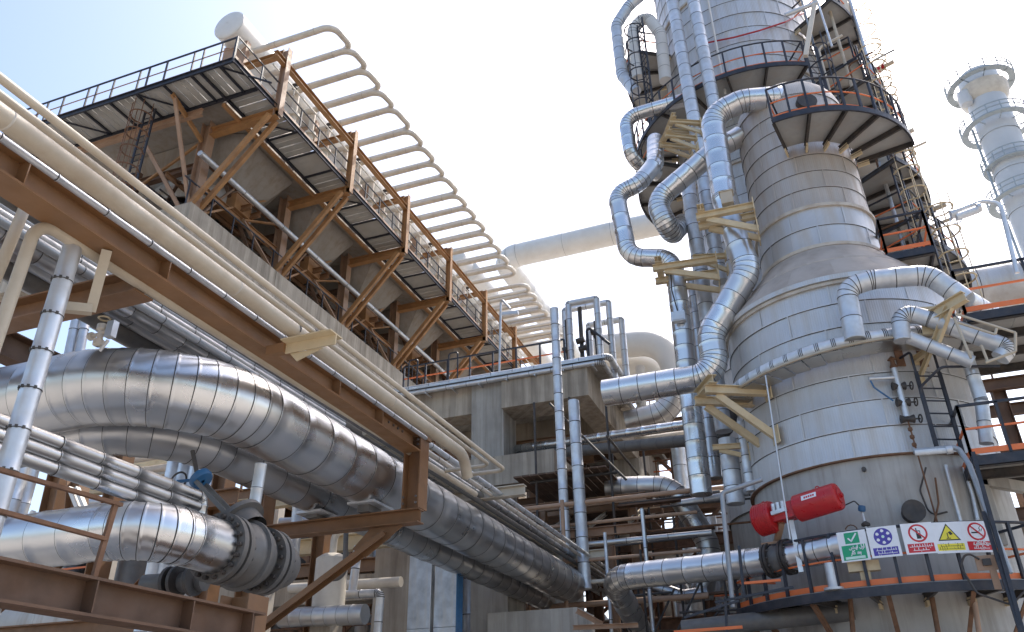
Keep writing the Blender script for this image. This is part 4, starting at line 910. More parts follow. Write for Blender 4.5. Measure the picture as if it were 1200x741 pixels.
# uprights in front of the deck
jacket('upright_pipe', 'tall slim silver upright in front of the deck, left of the pair', 'pipe', [at(663.5, 648, Y=22.5), at(649.5, 362, Y=22.5)], .142, 'galv', seg=.62, n=18, band=.012)
jacket('upright_pipe', 'silver upright right of the slim one ending under the deck', 'pipe', [at(686, 690, Y=22.4), at(672, 470, Y=22.4)], .172, 'galv', seg=.75, n=18, band=.012)
plain_pipe('mast', 'thin grey lamp mast at the deck railing', [at(585, 440, Y=27.9), at(587, 350, Y=27.9), at(598, 362, Y=27.4)], .05, 'galv', bend=.1)
lm = thing('flood_lamp', 'small grey flood lamp on the thin mast at the deck', 'lamp', tuple(at(598, 366, Y=27.4)))
q = at(598, 367, Y=27.35); obj('lamp_housing', MB().bar(q + V((-.35, 0, .02)), q + V((.35, 0, -.05)), .16, .12), 'galv', lm); obj('lamp_lens', MB().bar(q + V((-.33, -.005, -.05)), q + V((.33, -.005, -.12)), .13, .03), 'lamp_glass', lm)
# galvanised hoops of instrument piping on the deck
def hoop(label, a, b, top, zb, y, r=.14):
    return jacket('square_hoop', label, 'pipe', [(a, y, zb), (a, y, top), (b, y, top), (b, y, zb)], r, 'galv', bend=.05, seg=.8, gore=R(90), n=12, group='square pipe hoops on the deck')
hoop('tallest square silver pipe hoop on the deck corner', -7.95, -6.72, 18.15, 15.2, 28.6)
hoop('square silver pipe hoop just behind the tallest one', -8.3, -6.35, 18.2, 14.2, 29.2)
hoop('lowest square silver pipe hoop, rightmost on the deck corner', -7.45, -6.0, 17.65, 14.0, 29.9)
st = thing('control_stand', 'dark instrument stand with valves inside the square hoops', 'instrument', (-7.9, 29, 15.15))
for i, (x_, h_) in enumerate(((-8.15, 2.4), (-7.55, 2.9), (-6.9, 2.1))):
    obj('stand_post', MB().bar((x_, 28.9, 15.15), (x_, 28.9, 15.15 + h_), .16, .12), 'dark_steel', st)
    obj('stand_valve', MB().lathe((x_ - .12, 28.8, 15.5 + .5 * i), [(.02, 0), (.16, .03), (.09, .2), (.16, .37), (.02, .4)], 10, ax=(1, 0, 0.2)), 'dark_steel', st)
    obj('stand_flange', MB().cyl((x_ - .2, 28.8, 16.1 + .3 * i), (x_ + .15, 28.8, 16.15 + .3 * i), .13, 10), 'dark_steel', st)
obj('guard_bar', MB().tube([(-7.2, 28.5, 15.2), (-7.2, 28.5, 16.9), (-6.3, 28.5, 15.9)], .06, 8, .1), 'black', st)
# pale bends behind the hoops
plain_pipe('pale_bend', 'upper thick pale pipe bend behind the square hoops', [at(690, 408, Y=34), at(782, 400, Y=34), at(800, 470, Y=34)], .62, 'white_vessel', bend=1.6, n=28)
plain_pipe('pale_bend', 'lower thick pale pipe bend behind the square hoops', [at(690, 432, Y=35.5), at(770, 424, Y=35.5), at(785, 480, Y=35.5)], .55, 'white_vessel', bend=1.5, n=28)
jacket('insulated_pipe', 'silver elbow lying below the pale bends', 'pipe', [at(735, 496, Y=32), at(788, 482, Y=32), at(792, 440, Y=32)], .52, 'alu_dull', bend=1.2, seg=.7, n=24)
for i, (px, y_) in enumerate(((733, 33), (752, 33))):
    plain_pipe('stub_post', 'pale stub post under the bends, %s' % ('left' if i == 0 else 'right'), [at(px, 480, Y=y_), at(px - 2, 430, Y=y_)], .22, 'tube_cream')

# dark timbered soffit and its hangers
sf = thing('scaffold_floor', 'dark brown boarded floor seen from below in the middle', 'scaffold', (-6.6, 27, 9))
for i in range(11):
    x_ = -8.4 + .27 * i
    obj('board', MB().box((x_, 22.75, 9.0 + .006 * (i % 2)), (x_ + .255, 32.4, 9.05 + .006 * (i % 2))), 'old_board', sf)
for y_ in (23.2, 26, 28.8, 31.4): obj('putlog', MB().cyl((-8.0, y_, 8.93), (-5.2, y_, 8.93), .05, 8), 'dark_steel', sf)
for x_ in (-7.8, -6.6, -5.4):
    for y_ in (23.2, 28.8): obj('standard', MB().cyl((x_, y_, 6.4 if x_ < -6 else 0), (x_, y_, 11.6), .04, 8), 'dark_steel', sf)
obj('ledger', MB().cyl((-5.3, 22.6, 9.9), (-5.3, 31.6, 9.9), .04, 8), 'dark_steel', sf)
obj('sway_brace', MB().cyl((-7.2, 23.0, 11.4), (-4.9, 23.0, 8.6), .04, 8), 'dark_steel', sf)

# silver lines crossing in the middle
jacket('insulated_pipe', 'dull silver pipe bending down behind the boarded floor', 'pipe', [at(712, 572, Y=24.5), at(788, 570, Y=24.5), at(832, 640, Y=24.5), at(822, 700, Y=24.5)], .34, 'alu_dull', bend=.9, seg=.6, gore=R(14), n=24)
jacket('crossing_pipe', 'upper slim silver line crossing from the deck to the columns', 'pipe', [at(575, 531, Y=30.0), at(846, 492, Y=25), at(850, 455, Y=25)], .17, 'alu', bend=.5, seg=.7, n=18)
jacket('crossing_pipe', 'lower dark silver line crossing from the deck to the columns', 'pipe', [at(600, 536, Y=29.6), at(852, 512, Y=24.6), at(862, 460, Y=24.6)], .2, 'valve_grey', bend=.6, seg=.7, n=18)
jacket('crossing_pipe', 'silver line with elbow above the thin grey standpipe', 'pipe', [at(800, 590, Y=22.8), at(905, 572, Y=22.8)], .11, 'galv', seg=.7, n=14)
jacket('low_pipe', 'silver level pipe leading to the red actuator', 'pipe', [at(772, 775, Y=25.5), at(716, 678, Y=20.2), at(905, 657, Y=19.0)], .31, 'alu', bend=.75, seg=.5, gore=R(13), n=32)
plain_pipe('standpipe', 'thin grey bent standpipe left of the orange rails', [at(859, 712, Y=18.6), at(846, 578, Y=18.6), at(893, 562, Y=18.6)], .055, 'conduit', bend=.12)
jacket('low_pipe', 'silver pipe slanting low behind the level pipe', 'pipe', [at(745, 680, Y=24), at(800, 700, Y=24), at(830, 695, Y=24)], .2, 'alu_dull', bend=.4, seg=.5, n=18)
pl = thing('concrete_plinth', 'weathered concrete block at the bottom middle', 'concrete block', (-6.7, 19.5, 0))
obj('block', MB().box((-7.7, 18.9, 0), (-5.45, 20.4, 4.5)), 'concrete_grey', pl); obj('block', MB().box((-8.8, 20.41, 0), (-7.75, 21.8, 6.0)), 'concrete_grey', pl)
fl_ = thing('steel_rail', 'brown angle iron over the concrete block at the bottom', 'beam', tuple(at(680, 735, Y=18.4)))
obj('flat_beam', MB().channel(at(672, 736, Y=18.4), at(748, 733, Y=18.4), .1, .08, .01), 'brown_pink', fl_); obj('sloped_beam', MB().channel(at(676, 716, Y=18.7), at(706, 732, Y=18.7), .12, .08, .01), 'brown_pink', fl_)

# galvanised ducts and concrete frame low behind the bracket
for i, (x0, x1) in enumerate(((-8.88, -8.33), (-8.22, -7.68))):
    d_ = thing('cable_duct', ['left one of two upright galvanised ducts under the great pipe', 'right one of two upright galvanised ducts under the great pipe'][i], 'duct', ((x0+x1)/2, 17.2, 0))
    for k in range(3): obj('duct_section', MB().box((x0, 17.0, 2.0 * k), (x1, 17.35, 2.0 * k + 1.99)), 'zinc_duct', d_)
    obj('side_flange', MB().box((x1 + .004, 16.98, 0), (x1 + .03, 17.3, 5.9)), 'blue' if i else 'galv', d_)
cf = thing('concrete_portal', 'stained concrete column and beam low behind the brown brace', 'concrete structure', (-10.3, 19.3, 0))
obj('column', MB().box((-10.95, 19.0, 0), (-9.75, 19.9, 7.2)), 'concrete', cf); obj('beam', MB().box((-17, 19.2, 5.1), (-10.951, 19.9, 5.75)), 'concrete', cf); obj('beam', MB().box((-9.749, 19.2, 5.7), (-8.9, 19.9, 6.4)), 'concrete', cf)
jacket('drop_pipe', 'short silver upright beside the stained concrete column', 'pipe', [at(413, 693, Y=16.5), at(420, 640, Y=16.5)], .1, 'galv', seg=.5, n=14)
jacket('elbow_line', 'silver line turning down beside the stained concrete column', 'pipe', [at(405, 697, Y=16.2), at(446, 695, Y=16.2), at(441, 760, Y=16.2)], .09, 'galv', bend=.1, seg=.5, n=14)
jacket('low_pipe', 'banded silver pipe lying low behind the brown brace', 'pipe', [at(330, 724, Y=15), at(428, 720, Y=15)], .2, 'alu_dull', seg=.3, n=20)
plain_pipe('bent_pipe', 'dark bent conduit under the bracket beam', [at(376, 680, Y=14), at(404, 677, Y=14), at(406, 605, Y=14)], .05, 'valve_grey', bend=.2)
# ---------------------------------------------------------------- pipes and brackets on the columns
def on_cyl(px, py, r, c=T):
    v = ray(px, py); a = v.x*v.x + v.y*v.y; b = -2 * (v.x*c.x + v.y*c.y); cc = c.x*c.x + c.y*c.y - r*r
    D = max(0, b*b - 4*a*cc); t = (-b - math.sqrt(D)) / (2*a); p = CAM + v * t
    return p, math.degrees(math.atan2(p.y - c.y, p.x - c.x))
jacket('overhead_pipe', 'thick silver pipe snaking from the dome down beside the neck to the left', 'pipe',
       [(1.75, 21.4, 20.0), (1.55, 20.55, 19.36), (.38, 20.3, 19.42), (-.62, 20.3, 19.15), (-.66, 20.3, 15.9), (-.38, 20.3, 13.3), (-1.66, 20.3, 11.55), (-1.62, 20.3, 10.34), (-4.75, 20.3, 10.32)], .37, 'alu', bend=.85, seg=.52, gore=R(12), n=32)
jacket('overhead_pipe', 'silver pipe slanting down left in front of the rear column', 'pipe',
       [(.1, 21.4, 18.95), at(838, 176, Y=21.2), at(768, 236, Y=21.2), at(786, 276, Y=21.2), at(800, 262, Y=24)], .34, 'alu', bend=.7, seg=.5, gore=R(12), n=30)
jacket('overhead_pipe', 'silver swan neck pipe standing out left against the sky', 'pipe',
       [at(768, 165, Y=23.4), at(768, 192, Y=22.4), at(748, 216, Y=22), at(722, 228, Y=22), at(737, 302, Y=22), at(784, 303, Y=22), at(792, 322, Y=22), at(822, 580, Y=22)], .30, 'alu', bend=.7, seg=.5, gore=R(13), n=28)
jacket('upright_pipe', 'long silver upright left of the neck, leftmost of three', 'pipe', [at(848, 505, Y=22.6), at(806, 215, Y=22.6)], .24, 'galv', seg=.6, n=20)
jacket('upright_pipe', 'long silver upright left of the neck, middle of three', 'pipe', [at(844, 330, Y=23), at(815, 150, Y=23), at(782, -30, Y=23.4)], .24, 'galv', seg=.6, n=20)
jacket('upright_pipe', 'long silver upright rising in front of the rear column', 'pipe', [at(838, 130, Y=23.2), at(806, -30, Y=23.2)], .24, 'galv', seg=.6, n=20)
jacket('upright_pipe', 'slim silver upright close to the left of the neck', 'pipe', [at(882, 400, Y=22.0), at(852, 200, Y=22.0)], .13, 'galv', seg=.6, n=16)
jacket('upright_pipe', 'silver upright below the cream bracket at the left of the skirt', 'pipe', [at(862, 590, Y=21.5), at(852, 515, Y=21.5)], .24, 'galv', seg=.5, n=18)
jacket('upright_pipe', 'slim silver upright beside the skirt below the cream bracket', 'pipe', [at(880, 575, Y=21), at(868, 495, Y=21)], .12, 'galv', seg=.5, n=14)
jacket('upright_pipe', 'dull upright half hidden behind the swan neck', 'pipe', [at(838, 560, Y=23.6), at(812, 330, Y=23.6)], .2, 'alu_dull', seg=.6, n=16)
for i, pts in enumerate((((745, 108), (729, 88), (722, 30), (736, 8), (768, -20)), ((748, 92), (741, 35), (757, 18), (774, 40), (780, 95)))):
    jacket('goose_neck', ['left white silver goose neck at the top left of the rear column', 'right white silver goose neck at the top left of the rear column'][i], 'pipe', [at(x_, y_, Y=25.6) for x_, y_ in pts], .26, 'white_vessel' if i else 'galv', bend=.7, seg=.6, n=22)
jacket('goose_neck', 'silver bend poking out left below the black platforms', 'pipe', [at(800, 118, Y=24.2), at(765, 128, Y=24.2), at(732, 138, Y=24.2), at(740, 188, Y=24.2), at(770, 205, Y=25.5)], .27, 'alu', bend=.6, seg=.5, n=22)
plain_pipe('red_line', 'thin red line running up and across the rear column', [at(826, 95, Y=23.6), at(812, 15, Y=23.6)], .035, 'red_line', n=8)
plain_pipe('red_line', 'thin red line curving across the rear column face', [on_cyl(x_, y_, 3.3, T2)[0] for x_, y_ in ((820, 60), (830, 50), (860, 44), (890, 36), (920, 26), (945, 14))], .035, 'red_line', n=8, bend=.01)
plain_pipe('upright_conduit', 'thin white conduit up the rear column face', [at(850, 110, Y=23.9), at(826, -20, Y=23.9)], .04, 'white_vessel', n=8)
# pale girder at the upper right of the rear column
gd = thing('steel_davit', 'pale inclined davit post at the upper right of the rear column', 'davit', tuple(at(945, 62, Y=23.5)))
obj('post', MB().bar(at(944, 66, Y=23.5), at(956, -5, Y=23.5), .16, .16), 'tube_cream', gd); obj('arm', MB().cyl(at(920, 18, Y=23.5), at(958, 3, Y=23.5), .09, 10), 'galv', gd); obj('stay', MB().cyl(at(958, 2, Y=23.5), at(975, 55, Y=23.5), .04, 8), 'galv', gd)

# ring of piping around the wide section
ra = 3.52
rp = [polar(T, ra, a, 9.66 + .004 * (a + 140)) for a in range(-150, -44, 6)]
jacket('ring_pipe', 'silver pipe curving round the wide section on its cream tray', 'pipe', rp, .17, 'galv', bend=.6, seg=.62, gore=R(30), n=18)
rt = thing('pipe_tray', 'cream angle tray following the silver ring pipe round the column', 'tray', tuple(polar(T, ra, -95, 9.6)))
for a in range(-150, -44, 7):
    obj('tray_angle', MB().angle(polar(T, ra + .22, a, 9.46 + .004 * (a + 140)), polar(T, ra + .22, a + 7, 9.46 + .004 * (a + 147)), .08, .012), 'cream', rt)
    obj('tray_plate', MB().sector(T, 3.1, ra + .2, R(a + .1), R(a + 6.9), 9.45 + .004 * (a + 140), 9.465 + .004 * (a + 140), 3), 'alu_dull', rt)
def planar(label, pts, Y, r, m='galv', bend=None, seg=.45, name='vent_pipe'):
    return jacket(name, label, 'pipe', [at(x_, y_, Y=Y) for x_, y_ in pts], r, m, bend=bend or r * 2.2, seg=seg, gore=R(18), n=24)
planar('upper silver elbowed pipe hugging the wide section at right', [(1002, 398), (991, 337), (1022, 328), (1088, 322), (1132, 352)], 18.25, .235)
jacket('vent_pipe', 'silver pipe end running on behind the right edge platform', 'pipe', [at(1130, 351, Y=18.26), at(1190, 385, Y=20.5)], .232, 'galv', seg=.45, n=24)
planar('lower silver elbowed pipe hugging the wide section at right', [(1058, 399), (1053, 364), (1090, 374), (1182, 408), (1172, 420)], 18.3, .19)
planar('silver drop pipe at the right edge below the elbows', [(1132, 415), (1150, 470), (1156, 520)], 18.8, .14)
planar('silver pipe slanting right under the elbows', [(1066, 396), (1140, 425)], 18.35, .15)
hp = thing('guard_railing', 'cream tubular guard frame around the elbows at the right', 'railing', tuple(at(1150, 400, Y=17.9)))
for a, b in (((1120, 368), (1190, 390)), ((1190, 390), (1190, 412)), ((1118, 372), (1138, 420)), ((1122, 378), (1166, 392)), ((1166, 392), (1168, 385)), ((1190, 412), (1155, 425)), ((1150, 405), (1158, 425))):
    obj('tube', MB().cyl(at(*a, Y=17.9), at(*b, Y=17.9), .03, 8), 'cream', hp)
# cream brackets
def wall_bracket(label, px, py, r, ln, drop, wd=.16, pair=0.0):
    p, a = on_cyl(px, py, r); o = V((math.cos(R(a)), math.sin(R(a)), 0)); return tri_bracket(label, p, o, ln, drop, wd, pair=pair)
p, a = on_cyl(922, 462, 2.99)
out = V((math.cos(R(-152)), math.sin(R(-152)), 0))
tri_bracket('broad pair of cream brackets left on the wide section', polar(T, 2.95, -139, 9.42), out, 1.65, 1.15, .22, pair=.75)
wall_bracket('single cream bracket below the ring pipe near the valve stack', 1072, 422, 2.99, .85, .5, .14)
eb = thing('pipe_bracket', 'cream bracket holding the elbowed pipe at the right', 'bracket', tuple(at(1110, 372, Y=18.0)))
obj('top_beam', MB().ibeam(at(1082, 376, Y=18.35), at(1131, 347, Y=17.75), .24, .18, .02, .016), 'bracket_cream', eb); obj('strut', MB().channel(at(1098, 404, Y=18.4), at(1114, 360, Y=17.95), .2, .1, .016), 'bracket_cream', eb); obj('wall_plate', MB().bar(at(1086, 360, Y=18.5), at(1090, 392, Y=18.5), .3, .04, up=(0, 1, 0)), 'bracket_cream', eb)
q = at(868, 250, Y=21.0)
tri_bracket('cream bracket holding the thick pipe beside the neck', at(884, 247, Y=19.85), (-1, -.02, 0), 1.6, .75, .2, pair=.5)
cbx = thing('spring_box', 'small cream box on top of the bracket beside the neck', 'pipe support', tuple(at(853, 240, Y=19.8))); q = at(853, 239, Y=19.8)
obj('box', MB().box(q + V((-.17, -.15, -.05)), q + V((.17, .15, .34))), 'cream', cbx); obj('lid', MB().box(q + V((-.2, -.18, .342)), q + V((.2, .18, .37))), 'cream', cbx)
tri_bracket('cream bracket under the swan neck against the sky', at(840, 312, Y=21.6), (-1, -.1, 0), 1.9, .6, .2, pair=.8)
tri_bracket('small cream bracket among the uprights below the swan neck', at(850, 300, Y=22), (-1, -.3, 0), 1.0, .5, .16)
tri_bracket('upper cream bracket near the left black platforms', at(818, 150, Y=23), (-1, -.5, 0), 1.1, .4, .16, pair=.5)
tri_bracket('cream bracket just below the left black platforms', at(812, 168, Y=22.4), (-1, -.6, 0), 1.1, .4, .16, pair=.5)
tri_bracket('low cream bracket left of the skirt by the silver uprights', at(876, 522, Y=21.0), (-1, -.2, 0), .9, .3, .14)
jb = thing('junction_box', 'grey junction box on the swan neck upright', 'box', tuple(at(796, 372, Y=21.5)))
q = at(795, 370, Y=21.55); obj('box', MB().box(q + V((-.2, -.08, -.2)), q + V((.2, .12, .12))), 'galv', jb); obj('cover', MB().box(q + V((-.17, -.10, -.17)), q + V((.17, -.082, .09))), 'galv', jb); obj('conduit', MB().tube([q + V((0, 0, .1)), q + V((-.1, 0, .9)), q + V((-.05, 0, 1.8))], .02, 6), 'dark_steel', jb)

# valve stack with rusty drain on the column face
p, a = on_cyl(1052, 448, 3.15); o = V((math.cos(R(a)), math.sin(R(a)), 0)); s_ = V((-o.y, o.x, 0))
vs = thing('valve_stack', 'upright stack of small dark valves on the wide section', 'valve', tuple(p + V((0, 0, -1.2))))
obj('riser', MB().cyl(p + V((0, 0, -.85)), p + V((0, 0, .35)), .065, 12), 'galv', vs)
obj('top_valve', MB().lathe(p + V((0, 0, .35)), [(.05, 0), (.09, .03), (.05, .12), (.05, .2), (.1, .22), (.02, .3)], 12), 'rust', vs)
for dz in (-.1, -.5, -.9):
    obj('valve_body', MB().lathe(p - s_ * .16 + V((0, 0, dz)), [(.02, 0), (.1, .02), (.06, .12), (.06, .2), (.1, .3), (.02, .32)], 10, ax=s_), 'dark_steel', vs)
    w0 = p + s_ * .28 + V((0, 0, dz))
    obj('handwheel', MB().sweep([w0 + (V((0, 0, 1)) * math.cos(R(t)) + o * math.sin(R(t))) * .09 for t in range(0, 361, 30)], .016, 6), 'dark_steel', vs)
    obj('spindle', MB().cyl(p + s_ * .1 + V((0, 0, dz)), w0, .02, 6), 'dark_steel', vs)
obj('side_branch', MB().cyl(p + V((0, 0, .12)), p - s_ * .62 + V((0, 0, .12)), .05, 10), 'galv', vs)
obj('side_tubing', MB().tube([p - s_ * .6 + V((0, 0, .12)), p - s_ * .55 + V((0, 0, -.1)), p - s_ * .2 + V((0, 0, -.45))], .02, 6), 'blue', vs)
for i in range(4): obj('drain_link', MB().lathe(p + V((0, 0, -1.2 - .18 * i)), [(.01, 0), (.05, .03), (.05, .09), (.01, .12)], 8), 'rust', vs)
obj('drain_tube', MB().cyl(p + V((0, 0, -.85)), p + V((.05, 0, -3.3)), .018, 6), 'rust', vs)
# ladder with hooped tops
p, a = on_cyl(1100, 500, 3.3); p = polar(T, 3.45, a, 0)
ld = caged_ladder('black ladder with hooped handles against the wide section', p, 7.1, 9.0, a, cage=False, wid=.55)
o = V((math.cos(R(a)), math.sin(R(a)), 0)); s_ = V((-o.y, o.x, 0))
for k in (-1, 1):
    q = p + s_ * (.28 * k); obj('top_handle', MB().tube([q + V((0, 0, 8.95)), q + V((0, 0, 9.5)), q - o * .45 + V((0, 0, 9.55))], .03, 8, .1), 'black', ld)
    obj('wall_cleat', MB().bar(q - o * .45 + V((0, 0, 9.35)), q - o * .45 + V((0, 0, 9.75)), .2, .03, up=o), 'rust', ld)
obj('guide_hoop', MB().tube([p - s_ * .3 + V((0, 0, 7.3)), p - s_ * .3 + V((0, 0, 8.6)), p + o * .5 + V((0, 0, 8.9)), p + o * .6 + s_ * 1.3 + V((0, 0, 8.9))], .03, 8, .2), 'black', ld)
plain_pipe('conduit', 'bent grey conduit dropping in front of the skirt at right', [at(1070, 529, Y=18.0), at(1122, 524, Y=18.0), at(1136, 545, Y=17.8), at(1184, 672, Y=17.5)], .055, 'conduit', bend=.15)
tl = thing('tube_light', 'grey tube light fixed to the bent conduit', 'lamp', tuple(at(1090, 528, Y=17.9)))
obj('housing', MB().cyl(at(1072, 531, Y=17.9), at(1110, 528, Y=17.9), .06, 12), 'lamp_glass', tl); obj('end_cap', MB().cyl(at(1109, 528, Y=17.89), at(1116, 527, Y=17.89), .085, 14), 'galv', tl)
for i, (a, b) in enumerate((((1140, 530), (1200, 745)), ((1152, 600), (1196, 741)))):
    one('hand_rail', 'long black inclined tube at the right edge, %s' % ('upper' if i == 0 else 'lower'), 'railing', MB().bar(at(*a, Y=17.6), at(*b, Y=17.3), .07, .06), 'black')
# cables and small bore on the skirt
for i, pts in enumerate((((1085, 548), (1078, 575), (1090, 605), (1110, 600)), ((1096, 560), (1100, 590), (1095, 612)), ((1108, 545), (1120, 590), (1128, 620)), ((1130, 548), (1140, 580), (1146, 610)))):
    plain_pipe('cable', ['black looped cable on the skirt', 'slim tube second from left on the skirt', 'grey conduit on the skirt above the warning triangle', 'grey conduit on the skirt above the no smoking sign'][i], [on_cyl(x_, y_, 3.02)[0] for x_, y_ in pts], (.02, .02, .04, .05)[i], ('dark_steel', 'rust', 'galv', 'galv')[i], cat='cable' if i == 0 else 'pipe', n=8, bend=.2)
# white angular duct at right of the skirt
wd_ = thing('support_leg', 'pale grey box section leg right of the skirt', 'support', tuple(at(1150, 600, Y=19.5)))
obj('leg', MB().bar(at(1172, 640, Y=19.5), at(1146, 560, Y=19.5), .28, .22), 'concrete_grey', wd_); obj('arm', MB().bar(at(1146, 562, Y=19.5), at(1200, 572, Y=19.5), .22, .22), 'concrete_grey', wd_)

# ---------------------------------------------------------------- red actuator and its valve
A0 = at(888, 611, Y=18.75); A1 = at(984, 581, Y=18.0); ax = (A1 - A0).normalized(); L_ = (A1 - A0).length
ac = thing('valve_actuator', 'bright red cylinder actuator above the valve on the railed platform', 'actuator', tuple(A0 + V((0, 0, -.4))))
obj('spring_can', MB().lathe(A0, [(.02, -.06), (.26, -.05), (.33, 0), (.34, .06), (.34, .36), (.33, .42), (.2, .44), (.02, .44)], 28, ax=ax), 'redpaint', ac)
for k in range(7): obj('can_rib', MB().lathe(A0, [(.34, .02 + .055 * k), (.352, .025 + .055 * k), (.352, .04 + .055 * k), (.34, .045 + .055 * k)], 28, ax=ax), 'redpaint', ac)
obj('yoke_housing', MB().bar(A0 + ax * .44, A0 + ax * (L_ - .98), .36, .34), 'redpaint', ac)
c0 = L_ - .98
obj('cylinder', MB().lathe(A0, [(.02, c0), (.27, c0), (.29, c0 + .02), (.29, L_ - .06), (.27, L_ - .02), (.16, L_), (.16, L_ + .02), (.02, L_ + .02)], 36, ax=ax), 'redpaint', ac)
obj('end_boss', MB().lathe(A0, [(.02, L_ + .02), (.05, L_ + .02), (.05, L_ + .07), (.02, L_ + .07)], 14, ax=ax), 'redpaint', ac)
for t_ in (.2, L_ - .45):
    q = A0 + ax * t_ + V((0, 0, .34 if t_ < .5 else .30)); obj('lifting_eye', MB().sweep([q + (ax * math.cos(R(u)) + V((0, 0, 1)) * math.sin(R(u))) * .04 for u in range(0, 361, 30)], .012, 6), 'redpaint', ac)
side = ax.cross(V((0, 0, 1))).normalized(); side = side if side.y < 0 else -side
q = A0 + ax * .52 + side * .2 + V((0, 0, .08))
for i in range(3): obj('solenoid', MB().cyl(q + ax * (.11 * i) + V((0, 0, -.05)), q + ax * (.11 * i) + V((0, 0, .12)), .05, 10), 'galv', ac)
obj('solenoid_block', MB().bar(q - ax * .06 + V((0, 0, -.08)), q + ax * .3 + V((0, 0, -.08)), .12, .08), 'galv', ac)
q = A0 + ax * (c0 + .42) + side * .272 + V((0, 0, .10)); upv = (V((0, 0, 1)) - side * .35).normalized()
obj('name_plate', MB().bar(q - ax * .17, q + ax * .17, .012, .11, up=upv), 'sign_white', ac)
q2 = q + side * .009
for i in range(5): obj('plate_letter', MB().bar(q2 + ax * (-.11 + .05 * i), q2 + ax * (-.075 + .05 * i), .004, .045, up=upv), 'sign_red', ac)
vp = at(908, 656, Y=18.95)
obj('mount_bracket', MB().bar(A0 + ax * .55 + V((0, 0, -.18)), vp + V((.08, 0, .32)), .12, .10), 'brown_pink', ac); obj('mount_plate', MB().bar(vp + V((-.22, 0, .34)), vp + V((.25, -.1, .34)), .18, .05), 'brown_pink', ac)
obj('mount_leg', MB().bar(A0 + ax * .78 + V((0, 0, -.2)), A0 + ax * .8 + V((0, 0, -1.3)), .10, .10), 'galv', ac)
bv = thing('control_valve', 'grey flanged valve body under the red actuator', 'valve', tuple(vp))
vd = (at(985, 640, Y=18.25) - vp).normalized()
for t_ in (-.16, -.08, .26, .34):
    obj('flange', MB().lathe(vp, [(.2, t_), (.38, t_), (.38, t_ + .06), (.2, t_ + .06)], 28, ax=vd), 'dark_steel', bv)
obj('body', MB().lathe(vp, [(.28, -.05), (.33, .05), (.33, .2), (.28, .28)], 28, ax=vd), 'valve_grey', bv)
q3 = vd.to_track_quat('Z', 'Y')
for k in range(12):
    e = q3 @ V((.32 * math.cos(2*PI*k/12), .32 * math.sin(2*PI*k/12), 0)); obj('stud', MB().cyl(vp + e - vd * .2, vp + e + vd * .02, .024, 6), 'bolt', bv); obj('stud', MB().cyl(vp + e + vd * .24, vp + e + vd * .44, .024, 6), 'bolt', bv)
jacket('low_pipe', 'silver pipe stub right of the valve behind the green sign', 'pipe', [vp + vd * .42, vp + vd * 1.75], .29, 'alu', seg=.3, n=30)
st = thing('pipe_stool', 'grey pedestal under the silver pipe stub behind the orange rail', 'pipe support', tuple(at(974, 690, Y=18.2)))
q = at(974, 672, Y=18.15); obj('leg', MB().cyl(V((q.x, q.y, PZ)), q + V((0, 0, .2)), .11, 16), 'galv', st); obj('foot', MB().cyl(V((q.x, q.y, PZ + .003)), V((q.x, q.y, PZ + .05)), .2, 16), 'galv', st)
tr = thing('transmitter', 'small blue headed instrument right of the red actuator', 'instrument', tuple(at(1012, 615, Y=18.6)))
q = at(1010, 600, Y=18.6); obj('stem', MB().cyl(q + V((.02, 0, -.5)), q, .03, 8), 'galv', tr); obj('head', MB().lathe(q, [(.02, 0), (.07, .01), (.08, .06), (.07, .13), (.02, .14)], 14, ax=(.2, -.3, 1)), 'blue', tr); obj('foot', MB().lathe(q + V((.02, 0, -.32)), [(.02, 0), (.09, .02), (.09, .07), (.02, .12)], 14), 'dark_steel', tr)
obj('cable', MB().tube([q + V((0, 0, .1)), q + V((-.1, 0, .25)), q + V((-.3, .1, .2))], .015, 6), 'dark_steel', tr)
plain_pipe('copper_loop', 'small copper tubing loop left of the blue instrument', [at(998, 622, Y=18.6) + V((.12 * math.cos(R(t)), 0, .12 * math.sin(R(t)))) for t in range(0, 361, 30)], .012, 'rust', n=6, bend=.01)
plain_pipe('stay_wire', 'thin pale stay rod passing before the red actuator', [at(926, 632, Y=17.9), at(897, 440, Y=17.9)], .018, 'galv', n=6)
bs = thing('junction_box', 'tan cable box hanging on the rail under the no smoking sign', 'box', tuple(at(1155, 668, Y=17.6)))
q = at(1156, 662, Y=17.65); obj('plate', MB().box(q + V((-.17, -.02, -.1)), q + V((.17, .02, .17))), 'brown_pink', bs); obj('post', MB().box(q + V((.02, -.015, -.45)), q + V((.14, .015, -.101))), 'brown_pink', bs); obj('socket', MB().box(q + V((-.06, -.08, -.02)), q + V((.08, -.021, .1))), 'dark_steel', bs)
obj('cable', MB().tube([q + V((-.1, -.05, .1)), q + V((-.3, -.1, .25)), q + V((-.45, -.05, 0)), q + V((-.3, -.05, -.5)), q + V((.2, -.1, -.75)), q + V((.5, -.1, -.5))], .02, 6, .15), 'dark_steel', bs)
pb = thing('pedestal_box', 'cream terminal box on a post behind the orange rails', 'box', tuple(at(1012, 690, Y=18.2)))
q = at(1012, 664, Y=18.1); obj('box', MB().box(q + V((-.3, -.1, -.1)), q + V((.3, .1, .1))), 'bracket_cream', pb); obj('post', MB().box(V((q.x - .1, q.y - .05, PZ)), q + V((.1, .05, -.101))), 'bracket_cream', pb)

